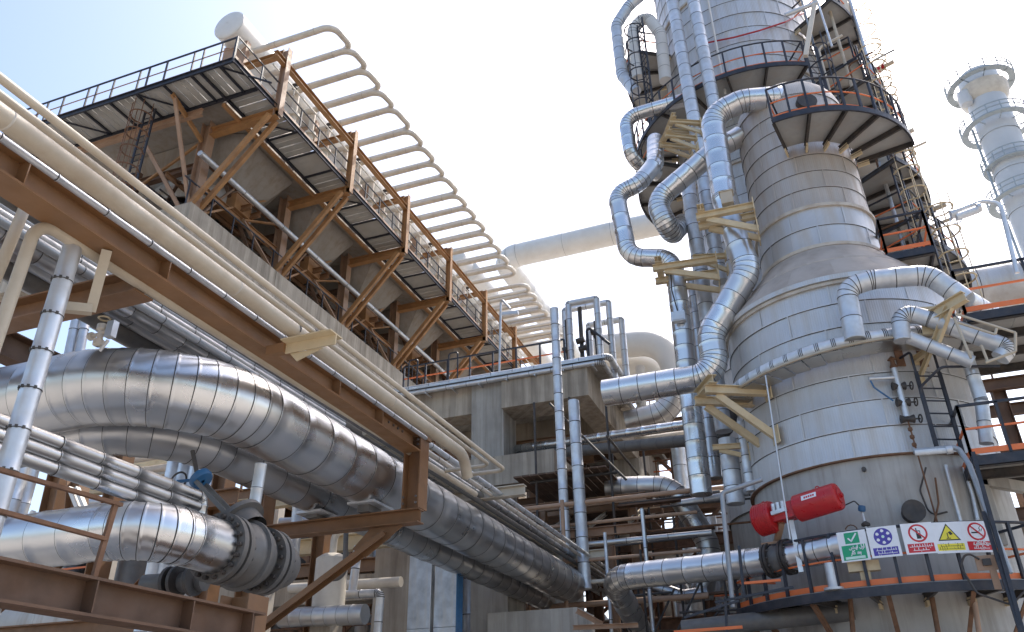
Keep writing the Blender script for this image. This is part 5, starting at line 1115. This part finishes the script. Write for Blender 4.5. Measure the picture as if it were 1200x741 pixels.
# ---------------------------------------------------------------- safety signs
class Board:
    def __init__(s, px, py, wd, ht, name, label):
        s.c, s.a = on_cyl(px, py, 4.19); o = V((math.cos(R(s.a)), math.sin(R(s.a)), 0)); s.o = o; s.u = V((-o.y, o.x, 0)); s.w = wd; s.h = ht
        s.root = thing(name, label, 'sign', tuple(s.c), 'safety signs on the railing')
        obj('board', MB().plate([s.c + s.u * x + V((0, 0, y)) for x, y in ((-wd/2, -ht/2), (wd/2, -ht/2), (wd/2, ht/2), (-wd/2, ht/2))], .004, o), 'sign_white', s.root); s.k = 0
        for sx in (-.3, .3): obj('fixing', MB().bar(s.c + s.u * (wd * sx) + V((0, 0, ht * .36)) - o * .06, s.c + s.u * (wd * sx) + V((0, 0, ht * .36)), .03, .02), 'galv', s.root)
    def pt(s, x, y, k): return s.c + s.u * x + V((0, 0, y)) + s.o * (.0045 + .003 * k)
    def poly(s, name, pts, m, k=0):
        return obj(name, MB().plate([s.pt(x, y, k) for x, y in pts], .0015, s.o), m, s.root, smooth=0)
    def rect(s, name, x0, y0, x1, y1, m, k=0): return s.poly(name, [(x0, y0), (x1, y0), (x1, y1), (x0, y1)], m, k)
    def disc(s, name, x, y, r, m, k=0): return s.poly(name, [(x + r * math.cos(2*PI*i/32), y + r * math.sin(2*PI*i/32)) for i in range(32)], m, k)
    def strokes(s, name, lines, x, y, sz, wd, m, k=1):
        mb = MB()
        for ln in lines:
            if len(ln) == 1:
                px, py = x + ln[0][0]*sz, y + ln[0][1]*sz; r = wd * .75
                mb.plate([s.pt(px - r, py, k), s.pt(px, py - r, k), s.pt(px + r, py, k), s.pt(px, py + r, k)], .0012, s.o)
            for (ax_, ay), (bx, by) in zip(ln, ln[1:]):
                d = V((bx - ax_, by - ay, 0)); d.normalize(); nx, ny = -d.y * wd/2, d.x * wd/2; ex, ey = d.x * wd/3, d.y * wd/3
                P0 = (x + ax_*sz - ex, y + ay*sz - ey); P1 = (x + bx*sz + ex, y + by*sz + ey)
                mb.plate([s.pt(P0[0] - nx, P0[1] - ny, k), s.pt(P1[0] - nx, P1[1] - ny, k), s.pt(P1[0] + nx, P1[1] + ny, k), s.pt(P0[0] + nx, P0[1] + ny, k)], .0012, s.o)
        return obj(name, mb, m, s.root, smooth=0)
ALEF = [[(0, 0), (0, 1)]]
def sh(lines, dx): return [[(x + dx, y) for x, y in l] for l in lines]
VAV = [[(0, .1), (-.12, .32), (-.28, .2), (-.15, .02), (0, .1), (-.08, -.25), (-.32, -.4)]]
LAMF = [[(0, 1), (0, .05), (-.15, -.22), (-.4, -.22), (-.5, .1)]]
YI = [[(0, .4), (0, 0), (-.3, 0)], [(.03, -.25)], [(-.17, -.25)]]
MIM = [[(0, 0), (-.1, .25), (-.3, .22), (-.3, 0), (-.5, 0)]]
NUN = [[(0, 0), (-.1, 0), (-.1, .4), (-.1, 0), (-.35, 0)], [(-.1, .65)]]
YF = [[(0, 0), (-.05, .28), (-.3, .25), (-.25, .02), (-.5, -.28), (-.8, -.22), (-.85, .05)]]
AWAL = sh(ALEF, 0) + sh(VAV, -.18) + sh(LAMF, -.62)
IMENI = sh(ALEF, 0) + sh(YI, -.25) + sh(MIM, -.5) + sh(NUN, -.95) + sh(YF, -1.28)
BAD = [[(0, .4), (0, 0), (-.3, 0), (-.2, .38), (-.5, .38), (-.38, 0), (-.9, 0), (-.72, .5)], [(-.05, -.28)]]
KAR = [[(-.02, 1.0), (-.5, .72), (-.08, .42), (-.08, 0), (-.6, 0), (-.6, 1)], [(-.85, .35), (-.9, -.05), (-1.15, -.35)]]
SIN3 = [[(0, .35), (0, 0), (-.18, 0), (-.18, .3), (-.18, 0), (-.36, 0), (-.36, .3), (-.36, 0), (-.55, 0)]]
SIGAR = SIN3 + sh(YI, -.6) + sh([[(-.02, 1.0), (-.5, .72), (-.08, .42), (-.08, 0), (-.6, 0), (-.6, 1)], [(-.1, 1.18), (-.5, .95)]], -.85) + sh([[(0, .35), (-.05, -.05), (-.3, -.35)]], -1.68)
NAKSHID = [[(0, .4), (0, 0), (-.25, 0)], [(0, .65)]] + sh([[(-.02, 1.0), (-.5, .72), (-.08, .42), (-.08, 0), (-.4, 0)]], -.2) + sh(SIN3 + [[(-.1, .55)], [(-.28, .55)], [(-.19, .75)]], -.6) + sh(YI, -1.15) + sh([[(0, 0), (-.4, 0), (-.22, .5)]], -1.42)
rs = random.Random(3)
def tiny(n):   # rows too small to read in the photograph: broken strokes only
    out = []; x = 0
    for i in range(n):
        w_ = rs.uniform(.25, .6); out.append([(-x, 0), (-x - w_, 0)])
        if rs.random() < .6: out.append([(-x - w_ * .5, 0), (-x - w_ * .5, rs.uniform(.3, .7))])
        if rs.random() < .5: out.append([(-x - w_ * .3, rs.choice((-.35, .7)))])
        x += w_ + .15
    return out
b1 = Board(1000, 640, .56, .60, 'safety_sign', 'white sign with green tick square and green caption panel')
b1.rect('tick_square', -.14, .05, .14, .27, 'sign_green'); b1.strokes('tick', [[(-.07, 0), (-.02, -.06), (.09, .08)]], 0, .155, 1, .03, 'sign_white')
b1.rect('caption_panel', -.23, -.27, .23, .02, 'sign_green'); b1.strokes('lettering', AWAL, .20, -.055, .075, .016, 'sign_white'); b1.strokes('lettering', IMENI, .075, -.055, .075, .016, 'sign_white')
b1.strokes('lettering', BAD, .12, -.16, .07, .016, 'sign_white'); b1.strokes('lettering', KAR, .01, -.16, .07, .016, 'sign_white'); b1.rect('caption_strip', -.19, -.255, .19, -.205, 'sign_mint', 1)
b2 = Board(1036, 635, .56, .60, 'safety_sign', 'white sign with violet disc of protective gear symbols')
b2.disc('disc', 0, .10, .17, 'sign_violet')
for i in range(6):
    a = R(60 * i + 30); b2.poly('pictogram', [(.115 * math.cos(a) + .035 * math.cos(t), .10 + .115 * math.sin(a) + .032 * math.sin(t)) for t in [R(q) for q in (0, 70, 120, 200, 260, 320)]], 'sign_white', 1)
b2.poly('pictogram', [(.03 * math.cos(R(q)), .10 + .03 * math.sin(R(q))) for q in range(0, 360, 45)], 'sign_mint', 1)
b2.rect('caption_panel', -.23, -.26, .23, -.11, 'sign_violet'); b2.strokes('lettering', tiny(9), .2, -.165, .075, .011, 'sign_white'); b2.strokes('lettering', tiny(9), .2, -.225, .075, .011, 'sign_white')
def ban(b, y=.10):
    b.disc('ring', 0, y, .175, 'sign_red'); b.disc('ring_field', 0, y, .14, 'sign_white', 1)
    return y
b3 = Board(1077, 631, .58, .60, 'safety_sign', 'white sign with red ban ring over a mobile phone')
y = ban(b3); b3.rect('phone', -.035, y - .11, .045, y + .05, 'sign_black', 2); b3.rect('phone_screen', -.02, y - .01, .03, y + .03, 'sign_white', 3); b3.rect('antenna', -.03, y + .05, -.01, y + .10, 'sign_black', 2); b3.poly('ban_bar', [(-.115, y + .095), (-.095, y + .115), (.115, y - .095), (.095, y - .115)], 'sign_red', 4)
b3.rect('caption_panel', -.24, -.27, .24, -.10, 'sign_red'); b3.strokes('lettering', tiny(10), .21, -.16, .075, .012, 'sign_white'); b3.strokes('lettering', tiny(7), .13, -.23, .075, .012, 'sign_white')
b4 = Board(1112, 630, .56, .60, 'safety_sign', 'white sign with yellow warning triangle and yellow caption')
b4.poly('triangle_border', [(-.21, -.06), (.21, -.06), (0, .27)], 'sign_black'); b4.poly('triangle', [(-.172, -.038), (.172, -.038), (0, .232)], 'sign_yellow', 1)
b4.poly('pictogram', [(.0, .10), (.05, .12), (.085, .06), (.035, .04)], 'sign_black', 2); b4.rect('pictogram', -.025, -.02, -.008, .09, 'sign_black', 2); b4.rect('pictogram', -.05, -.025, .03, -.01, 'sign_black', 3)
b4.rect('caption_panel', -.25, -.25, .25, -.12, 'sign_yellow'); b4.strokes('lettering', tiny(10), .22, -.165, .08, .008, 'sign_black'); b4.strokes('lettering', tiny(10), .22, -.22, .08, .008, 'sign_black')
b5 = Board(1146, 629, .58, .60, 'safety_sign', 'white sign with red ban ring over a smoking cigarette, rightmost')
y = ban(b5); b5.rect('cigarette', -.11, y - .035, .05, y - .01, 'sign_black', 2); b5.strokes('smoke', [[(.02, .0), (.05, .04), (.03, .06), (.07, .1)], [(.06, 0), (.09, .05)]], .02, y, 1, .01, 'sign_black', 2); b5.poly('ban_bar', [(-.115, y + .095), (-.095, y + .115), (.115, y - .095), (.095, y - .115)], 'sign_red', 4)
b5.rect('caption_panel', -.24, -.26, .24, -.09, 'sign_red'); b5.strokes('lettering', SIGAR, .2, -.155, .085, .014, 'sign_white'); b5.strokes('lettering', NAKSHID, .03, -.155, .085, .014, 'sign_white'); b5.strokes('lettering', tiny(8), .16, -.225, .07, .012, 'sign_white')

# ---------------------------------------------------------------- right edge: lamp, pale vessel, far column
lp = thing('street_lamp', 'grey goose neck lamp with tube fitting against the white sky', 'lamp', tuple(at(1192, 320, Y=18.2)))
obj('pole', MB().tube([at(1192, 320, Y=18.2), at(1172, 238, Y=18.2), at(1150, 236, Y=18.2), at(1117, 249, Y=18.2)], .05, 10, .22), 'galv', lp)
obj('tube_fitting', MB().cyl(at(1121, 255, Y=18.1), at(1146, 246, Y=18.1), .085, 14), 'lamp_glass', lp); obj('end_cap', MB().cyl(at(1114, 252, Y=18.12), at(1121, 250, Y=18.12), .11, 14), 'galv', lp); obj('end_cap', MB().cyl(at(1145, 244, Y=18.1), at(1149, 243, Y=18.1), .11, 14), 'galv', lp)
obj('cable_loop', MB().sweep([at(1120, 257, Y=18.1) + V((.12 * math.cos(R(t)), 0, .12 * math.sin(R(t)))) for t in range(120, 400, 20)], .014, 6), 'galv', lp)
a_, b_ = at(1096, 348, Y=33), at(1215, 318, Y=33)
jacket('horizontal_vessel', 'pale horizontal vessel behind the right edge platform', 'vessel', [V((a_.x, 33, a_.z)), V((a_.x + 14, 33, a_.z))], .9, 'cladding', seg=1.6, n=36, band=.02)
YF_ = 85.0
f0 = at(1168, 150, Y=YF_); FXc, FYc = f0.x, YF_; 
def fz(px, py): return at(px, py, Y=YF_).z
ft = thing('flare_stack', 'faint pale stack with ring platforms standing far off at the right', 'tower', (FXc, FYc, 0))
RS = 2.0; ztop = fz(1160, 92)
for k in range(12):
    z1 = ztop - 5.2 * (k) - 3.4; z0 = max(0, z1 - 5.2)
    obj('shaft_course', MB().lathe((FXc, FYc, 0), [(RS + .06, z0), (RS + .06, z0 + .25), (RS, z0 + .3), (RS, z1)], 32), 'far_haze_paint', ft)
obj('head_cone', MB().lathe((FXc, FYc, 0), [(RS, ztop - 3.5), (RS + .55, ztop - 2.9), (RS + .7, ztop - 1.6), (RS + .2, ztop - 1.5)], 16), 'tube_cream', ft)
obj('head_drum', MB().lathe((FXc, FYc, 0), [(RS + .1, ztop - 1.7), (RS + .1, ztop + .6), (RS - .3, ztop + .8), (.05, ztop + .8)], 32), 'far_haze_paint', ft)
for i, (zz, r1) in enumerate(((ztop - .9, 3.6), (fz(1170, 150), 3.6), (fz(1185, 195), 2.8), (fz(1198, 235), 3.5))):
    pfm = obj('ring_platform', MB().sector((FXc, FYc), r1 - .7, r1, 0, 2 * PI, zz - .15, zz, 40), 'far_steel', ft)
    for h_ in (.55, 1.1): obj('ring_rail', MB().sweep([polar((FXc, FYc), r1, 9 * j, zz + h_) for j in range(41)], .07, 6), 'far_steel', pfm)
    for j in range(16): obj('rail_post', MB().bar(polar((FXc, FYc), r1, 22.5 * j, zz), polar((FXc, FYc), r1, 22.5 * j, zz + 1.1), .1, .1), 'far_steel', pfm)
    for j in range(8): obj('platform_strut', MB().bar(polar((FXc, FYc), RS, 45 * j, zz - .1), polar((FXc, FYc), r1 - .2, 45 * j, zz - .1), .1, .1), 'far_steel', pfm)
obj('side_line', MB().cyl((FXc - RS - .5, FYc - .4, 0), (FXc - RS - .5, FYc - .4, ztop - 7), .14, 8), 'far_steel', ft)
obj('side_drum', MB().lathe((FXc - RS - .3, FYc - 1.2, ztop - 4), [(.02, 0), (.6, .1), (.7, .5), (.7, 1.8), (.02, 1.9)], 16), 'far_haze_paint', ft)
# ---------------------------------------------------------------- plant behind, low: steel bents, vessels and pipe runs between the big things
def bent(label, x0, x1, y, zs, xs, m='brown', br=True):
    root = thing('steel_bent', label, 'steel frame', ((x0 + x1) / 2, y, 0), 'steel bents in the background')
    top = zs[-1]
    for x in xs: obj('column', MB().ibeam((x, y, 0), (x, y, top), .36, .34, .03, .02, up=(1, 0, 0)), m, root)
    for z in zs: obj('beam', MB().ibeam((x0, y - .2, z), (x1, y - .2, z), .36, .24, .03, .02), m, root)
    if br:
        for a, b in zip(xs, xs[1:]):
            obj('brace', MB().channel((a, y + .2, zs[0]), (b, y + .2, zs[min(1, len(zs) - 1)]), .2, .09, .014), m, root)
    return root
bent('brown steel bent far behind the middle scaffold floor', -12, 6, 37, (4.5, 8.0, 11.2, 14), (-10, -5.5, -1, 3.5), 'brown_shade')
bent('brown steel bent farthest back across the middle', -30, 14, 47, (5, 10, 15), (-28, -22, -16, -10, -4, 2, 8), 'brown_shade')
bent('orange brown bent low at the left behind the silver pipes', -20, -11, 13.5, (3.9, 6.3, 8.2), (-18.5, -14.6, -11.6), 'brown')
bent('brown steel bent at the lower right behind the skirt', 5, 14, 26, (4, 8, 11), (6, 10, 13.5), 'brown_shade', False)
# concrete and vessels beyond
bw = thing('concrete_building', 'dim concrete building low at the left behind the pipework', 'building', (-25, 27, 0))
for i in range(6):
    x0 = -38 + 4.4 * i
    obj('wall_panel', MB().box((x0, 27.0, 0), (x0 + 4.38, 27.5, 9.6)), 'concrete', bw)
    obj('pilaster', MB().box((x0 - .3, 26.6, 0), (x0 + .3, 26.99, 10.2)), 'concrete', bw)
    for z in (4.6, 7.2):
        wn = obj('window', MB().box((x0 + .9, 26.93, z), (x0 + 3.5, 26.985, z + 1.5)), 'dark_steel', bw)
        obj('sill', MB().box((x0 + .8, 26.8, z - .12), (x0 + 3.6, 26.99, z - .01)), 'concrete_grey', wn)
obj('parapet', MB().box((-38.4, 26.5, 10.21), (-11.4, 27.6, 10.7)), 'concrete_grey', bw)
def process_frame(label, x0, x1, y0, y1, levels, nx, m='brown_shade', rails=True, seed=1):
    rg = random.Random(seed)
    root = thing('process_frame', label, 'steel frame', ((x0+x1)/2, (y0+y1)/2, 0), 'open steel structures in the background')
    xs = [x0 + (x1 - x0) * i / nx for i in range(nx + 1)]
    for y in (y0, y1):
        for x in xs: obj('column', MB().ibeam((x, y, 0), (x, y, levels[-1] + .2), .36, .34, .03, .02, up=(1, 0, 0)), m, root)
    for k, z in enumerate(levels):
        for y in (y0, y1): obj('edge_beam', MB().ibeam((x0, y - .2, z), (x1, y - .2, z), .4, .24, .03, .02), m, root)
        for x in xs: obj('cross_beam', MB().ibeam((x, y0, z - .02), (x, y1, z - .02), .36, .22, .03, .02), m, root)
        for i in range(nx):
            if rg.random() < .8: obj('floor_grating', MB().box((xs[i] + .15, y0, z + .21), (xs[i+1] - .15, y1, z + .26)), 'grate', root)
        if rails:
            for h in (.6, 1.15): obj('rail', MB().bar((x0, y0 - .3, z + .2 + h), (x1, y0 - .3, z + .2 + h), .06, .06), 'orange' if h < 1 and k % 2 else 'rust', root)
            for i in range(nx * 2 + 1): obj('rail_post', MB().bar((x0 + (x1-x0)*i/(nx*2), y0 - .3, z + .2), (x0 + (x1-x0)*i/(nx*2), y0 - .3, z + 1.35), .06, .06), 'rust', root)
        if k:
            for i in range(nx):
                if rg.random() < .6:
                    d = rg.choice((0, 1)); obj('brace', MB().channel((xs[i + d], y0 + .1, levels[k-1] + .2), (xs[i + 1 - d], y0 + .1, z - .2), .2, .09, .014), m, root)
        for i in range(nx):
            xx = xs[i] + rg.uniform(.3, 2.0); zz = z + .3; hh = rg.uniform(.9, 1.9); rr = rg.uniform(.25, .55); mm_ = rg.choice(('galv', 'tube_cream', 'alu_dull', 'brown_pink', 'valve_grey'))
            eq = obj('drum', MB().lathe((xx, y0 + 1.2, zz), [(.02, 0), (rr, .02), (rr, hh * .8), (rr * .7, hh * .95), (.02, hh)], 16), mm_, root)
            obj('branch', MB().tube([(xx, y0 + 1.2, zz + hh), (xx, y0 + 1.2, zz + hh + .5), (xx + 1.3, y0 + 1.2, zz + hh + .5)], .1, 8, .2), mm_, eq)
    return root
process_frame('rusty open structure far behind the boarded floor', -21.0, 2.0, 40.5, 46, (3.6, 6.8, 10.0, 13.2, 16.6), 9, 'brown_shade', seed=2)
process_frame('low rusty structure behind the silver level pipe', -8.6, -1.2, 29.0, 33, (2.6, 5.2, 7.9), 3, 'rust', seed=5)
process_frame('brown open structure low at the left behind the gate valve', -26, -11.5, 21.3, 25, (3.4, 6.4, 9.0), 5, 'brown', seed=8)
process_frame('open structure at the far right behind the columns', 5.2, 15, 30, 35, (4, 8, 11.5), 3, 'brown_shade', seed=9)
for i, (x, y, z, r, l, m) in enumerate(((-15, 40, 6.0, 1.4, 9, 'white_vessel'), (-4.5, 35, 6.5, .9, 6, 'tube_cream'), (-21, 20, 5.2, 1.0, 7, 'fan_casing'), (7, 30, 6.0, 1.2, 7, 'cladding_dusty'))):
    v_ = thing('horizontal_vessel', ['white horizontal vessel behind the concrete column', 'cream horizontal vessel behind the middle bents', 'pale horizontal vessel low at the left behind the valve', 'dusty horizontal vessel right behind the skirt'][i], 'vessel', (x, y, z - r))
    for k in range(4): obj('shell_course', MB().lathe((x - l/2 + l/4 * k, y, z), [(r + .012, 0), (r + .012, .06), (r, .07), (r, l/4)], 28, ax=(1, 0, 0)), m, v_)
    for s_ in (-1, 1): obj('end_cap', MB().lathe((x + s_ * l/2, y, z), [(r * math.cos(R(a)), .5 * r * math.sin(R(a))) for a in range(0, 90, 15)] + [(.02, .5 * r)], 28, ax=(s_, 0, 0)), m, v_)
    for s_ in (-.3, .3): obj('saddle', MB().box((x + l*s_ - .2, y - r*.8, 0), (x + l*s_ + .2, y + r*.8, z - r*.6)), 'concrete', v_)
# x-direction pipe runs
rb = random.Random(11)
words = ['silver', 'cream', 'dull grey', 'brown']
mm = ['galv', 'tube_cream', 'alu_dull', 'brown_pink']
def bgpipe(pts, r, i, where, n=12):
    return jacket('background_pipe', '%s pipe %s' % (words[i], where), 'pipe', pts, r, mm[i], seg=1.1, n=n, parts=False, bend=r*3) if i in (0, 2) else plain_pipe('background_pipe', '%s pipe %s' % (words[i], where), pts, r, mm[i], n=n)
hs = [(30.9, 7.2, .2, 0, 'topmost on the bent behind the silver level pipe'), (30.8, 4.4, .18, 2, 'low on the bent behind the silver level pipe'), (31.0, 9.95, .2, 1, 'on the upper beam of the bent behind the crossing lines'),
      (36.4, 8.5, .28, 0, 'thick on the second beam of the far bent'), (36.3, 11.6, .22, 3, 'on the third beam of the far bent'), (36.5, 5.0, .3, 2, 'thick and low on the far bent'), (30.7, 5.6, .12, 3, 'slim and midway on the bent behind the level pipe'), (36.4, 14.4, .25, 1, 'on the top beam of the far bent')]
for y, z, r, i, wv in hs: bgpipe([(-9.0 + rb.uniform(-1, 1), y, z), (4 + rb.uniform(-1, 1), y, z)], r, i, wv)
for j, (x, y, z0, z1, r, i, wv) in enumerate(((-3.4, 30, 0, 9, .22, 0, 'standing behind the bent elbow in the middle'), (-2.2, 29.2, 0, 8.5, .18, 1, 'standing left of the skirt in the shade'), (-4.7, 33, 0, 13, .3, 0, 'tall behind the scaffold floor'), (-1.2, 25.2, 0, 7, .16, 2, 'standing close behind the thin standpipe'),
      (-10.2, 23.5, 0, 8.3, .18, 0, 'standing left of the concrete column'), (-13, 22, 0, 8, .2, 1, 'standing behind the stained concrete frame'), (-6.0, 25.0, 0, 7.5, .14, 3, 'thin and dark below the boarded floor'))):
    bgpipe([(x, y, z0), (x, y, z1)], r, i, wv)
# left low background: uprights and level runs
for j, (px, y0, yb, py0, py1, r, i, wv) in enumerate(((28, 0, 12, 540, 640, .16, 0, 'leftmost upright under the great bend'), (40, 0, 12.4, 545, 660, .14, 0, 'second upright from the left under the great bend'), (207, 0, 11.6, 527, 580, .13, 0, 'left upright of the bundle above the blue handwheel'), (219, 0, 11.7, 525, 580, .13, 0, 'middle upright of the bundle above the blue handwheel'), (233, 0, 11.8, 523, 575, .12, 0, 'right upright of the bundle above the blue handwheel'))):
    a = at(px, py0, Y=yb); bgpipe([(a.x, yb, 0.0), (a.x, yb, a.z + .2)], r, i, wv)
for j, (pa, pb, y, r, i, wv) in enumerate((((95, 590), (160, 585), 14.5, .1, 0, 'upper level run left of the valve'), ((95, 602), (170, 594), 14.6, .1, 0, 'lower level run left of the valve'), ((110, 545), (210, 528), 15, .14, 1, 'sunlit level run above the three slim lines'), ((110, 560), (215, 545), 15.2, .1, 1, 'second sunlit level run above the three slim lines'), ((330, 612), (420, 606), 15, .1, 2, 'level run behind the bracket beam'), ((340, 690), (470, 682), 17, .12, 1, 'level run before the stained concrete frame'))):
    bgpipe([at(*pa, Y=y), at(*pb, Y=y)], r, i, wv)
tb = thing('steel_trestle', 'sunlit orange brown trestle low at the left behind the guard rail', 'steel frame', tuple(at(60, 620, Y=10.5)))
for a, b, w_ in (((52, 640), (72, 552), .34), ((72, 552), (50, 545), .25), ((86, 640), (92, 560), .3)): obj('plate_leg', MB().ibeam(at(*a, Y=10.5), at(*b, Y=10.5), w_, w_ * .8, .02, .014, up=(1, 0, 0)), 'brown', tb)
for a, b in (((102, 622), (82, 572)), ((110, 620), (90, 572)), ((38, 600), (50, 618))): obj('white_strut', MB().bar(at(*a, Y=10.2), at(*b, Y=10.2), .09, .06), 'white_vessel', tb)
# scaffold tubes around the lower middle
sfd = thing('scaffold', 'tangle of dark scaffold tubes left of the skirt', 'scaffold', (-2.5, 23, 0))
for i in range(9):
    x = -5.6 + .62 * i + rb.uniform(-.2, .2); y = 22.6 + rb.uniform(-.6, 1.2)
    obj('standard', MB().cyl((x, y, 0), (x, y, rb.choice((5.6, 6.4, 7.6, 8.6))), .035, 8), 'dark_steel', sfd)
for i in range(12):
    z = 2.8 + .48 * i; y = 22.5 + rb.uniform(-.5, 1.2); x0 = rb.uniform(-5.8, -3.6)
    obj('ledger', MB().cyl((x0, y, z), (x0 + rb.uniform(1.6, 4.4), y, z + rb.uniform(-.05, .05)), .032, 8), 'rust' if i % 3 == 0 else 'dark_steel', sfd)
for i in range(6):
    x = -5.2 + .9 * i; obj('brace', MB().cyl((x, 22.7, 3 + .5 * (i % 3)), (x + 1.4, 22.9, 5.4 + .4 * (i % 2)), .03, 8), 'dark_steel', sfd)
for i in range(5):
    z = 4.4 + .9 * i; obj('board', MB().box((-5.4 + .5 * (i % 2), 23.6, z), (-2.6 + .4 * (i % 3), 23.9, z + .05)), 'brown_shade', sfd)
# low rails beside the platform at the bottom middle
lr = thing('low_railing', 'black railing with orange bar at the bottom left of the sign platform', 'railing', tuple(at(840, 720, Y=18.3)))
for a, b, m_, w_ in (((838, 706), (930, 688), 'black', .05), ((850, 700), (852, 750), 'black', .05), ((802, 724), (866, 704), 'black', .05), ((866, 640), (872, 700), 'black', .06), ((868, 684), (915, 680), 'orange', .05), ((790, 741), (870, 735), 'orange', .06)):
    obj('bar', MB().bar(at(*a, Y=18.2), at(*b, Y=18.2), w_, w_), m_, lr)
# dark pipework under the sign platform
for i, (a, b, y, r, m_, l_) in enumerate((((800, 738), (1000, 716), 19.3, .2, 'valve_grey', 'dull grey pipe crossing below the sign platform'), ((1000, 745), (996, 700), 18.6, .05, 'rust', 'thin rusty upright below the sign platform'), ((1100, 745), (1092, 700), 18.5, .05, 'rust', 'rusty upright below the platform at right'), ((1150, 760), (1142, 705), 18.3, .05, 'brown_pink', 'brown conduit below the platform near the edge'))):
    plain_pipe('under_pipe', l_, [at(*a, Y=y), at(*b, Y=y)], r, m_)

# sunlit beams and drums low at the left, seen under the great bends
gl = thing('beam_grillage', 'cream beams lying level behind the three slim lines', 'beam', tuple(at(160, 550, Y=16)))
for (a, c, y_, h_) in (((60, 560), (330, 515), 16.0, .34), ((60, 580), (330, 545), 17.2, .28), ((240, 600), (420, 575), 16.6, .3), ((260, 650), (470, 632), 18.0, .4)):
    p, q = at(*a, Y=y_), at(*c, Y=y_); z = (p.z + q.z) / 2; obj('level_beam', MB().ibeam((p.x, y_, z), (q.x, y_, z), h_, .24, .02, .014), 'bracket_cream', gl)
for px, y_ in ((150, 16.4), (205, 16.5), (265, 17), (330, 17.5)):
    p = at(px, 560, Y=y_); obj('post', MB().ibeam((p.x, y_, 0), (p.x, y_, p.z + .3), .28, .26, .02, .014, up=(1, 0, 0)), 'tube_cream', gl)
for i, (px, py, y_, r_, h_, m_, l_) in enumerate(((165, 640, 14.2, .4, 1.5, 'valve_grey', 'dark upright drum low behind the low silver pipe'), (215, 600, 13.6, .3, 1.2, 'galv', 'silver upright drum behind the gate valve'), (390, 650, 15.5, .35, 1.3, 'tube_cream', 'cream upright drum behind the brown brace'), (500, 700, 20.5, .5, 1.6, 'valve_grey', 'dark drum low behind the galvanised ducts'))):
    p = at(px, py, Y=y_); d_ = thing('drum', l_, 'drum', (p.x, y_, 0)); obj('shell', MB().lathe((p.x, y_, p.z - h_), [(.02, 0), (r_, .04), (r_, h_ - .1), (r_ * .6, h_), (.02, h_ + .03)], 20), m_, d_)
    obj('stand', MB().box((p.x - r_ * .7, y_ - r_ * .7, 0), (p.x + r_ * .7, y_ + r_ * .7, p.z - h_ - .002)), 'concrete', d_); obj('pipe', MB().tube([(p.x, y_, p.z), (p.x, y_, p.z + .5), (p.x + 1.2, y_, p.z + .5)], .08, 8, .2), m_, d_)

# layered small steel and lines in the lower middle
lm_ = thing('pipe_bridge', 'cream steel bridge with cross ties low between deck and boarded floor', 'steel frame', (-8, 24.5, 0))
for y_, z_ in ((24.3, 8.4), (25.4, 8.5), (23.2, 7.2)):
    obj('bridge_beam', MB().ibeam((-11.5, y_, z_), (-4.6, y_, z_), .26, .2, .02, .014), 'brown_pink', lm_)
for i in range(6): obj('cross_tie', MB().channel((-11 + 1.2 * i, 23.2, 7.4), (-11 + 1.2 * i, 25.4, 8.3), .14, .07, .01), 'cream', lm_)
for x_ in (-10.9, -7.9, -5.0): obj('bridge_leg', MB().ibeam((x_, 24.0, 0), (x_, 24.0, 8.2), .26, .24, .02, .014, up=(1, 0, 0)), 'brown', lm_)
loc_ = ['first from top in the stack under the boarded floor', 'second from top in the stack under the boarded floor', 'third from top in the stack under the boarded floor', 'fourth from top in the stack under the boarded floor', 'fifth from top in the stack under the boarded floor', 'lowest in the stack under the boarded floor']
for i in range(6):
    y_ = 22.4 + .25 * (i % 3); z_ = 7.9 - .55 * i; x0 = -9.2 + .3 * (i % 3)
    bgpipe([(x0, y_, z_), (-2.6 - .3 * (i % 2), y_, z_)], (.07, .05, .09, .05, .06, .08)[i], (3, 3, 2, 3, 1, 3)[i], loc_[i])
loc_ = ['first from left of the risers under the boarded floor', 'second from left of the risers under the boarded floor', 'third from left of the risers under the boarded floor', 'fourth from left of the risers under the boarded floor', 'fifth from left of the risers under the boarded floor']
for i in range(5):
    x_ = -8.9 + 1.15 * i; bgpipe([(x_, 21.9 + .2 * (i % 2), 0), (x_, 21.9 + .2 * (i % 2), 6.9 + .5 * (i % 3))], (.05, .04, .06, .05, .06)[i], (3, 3, 3, 0, 2)[i], loc_[i])
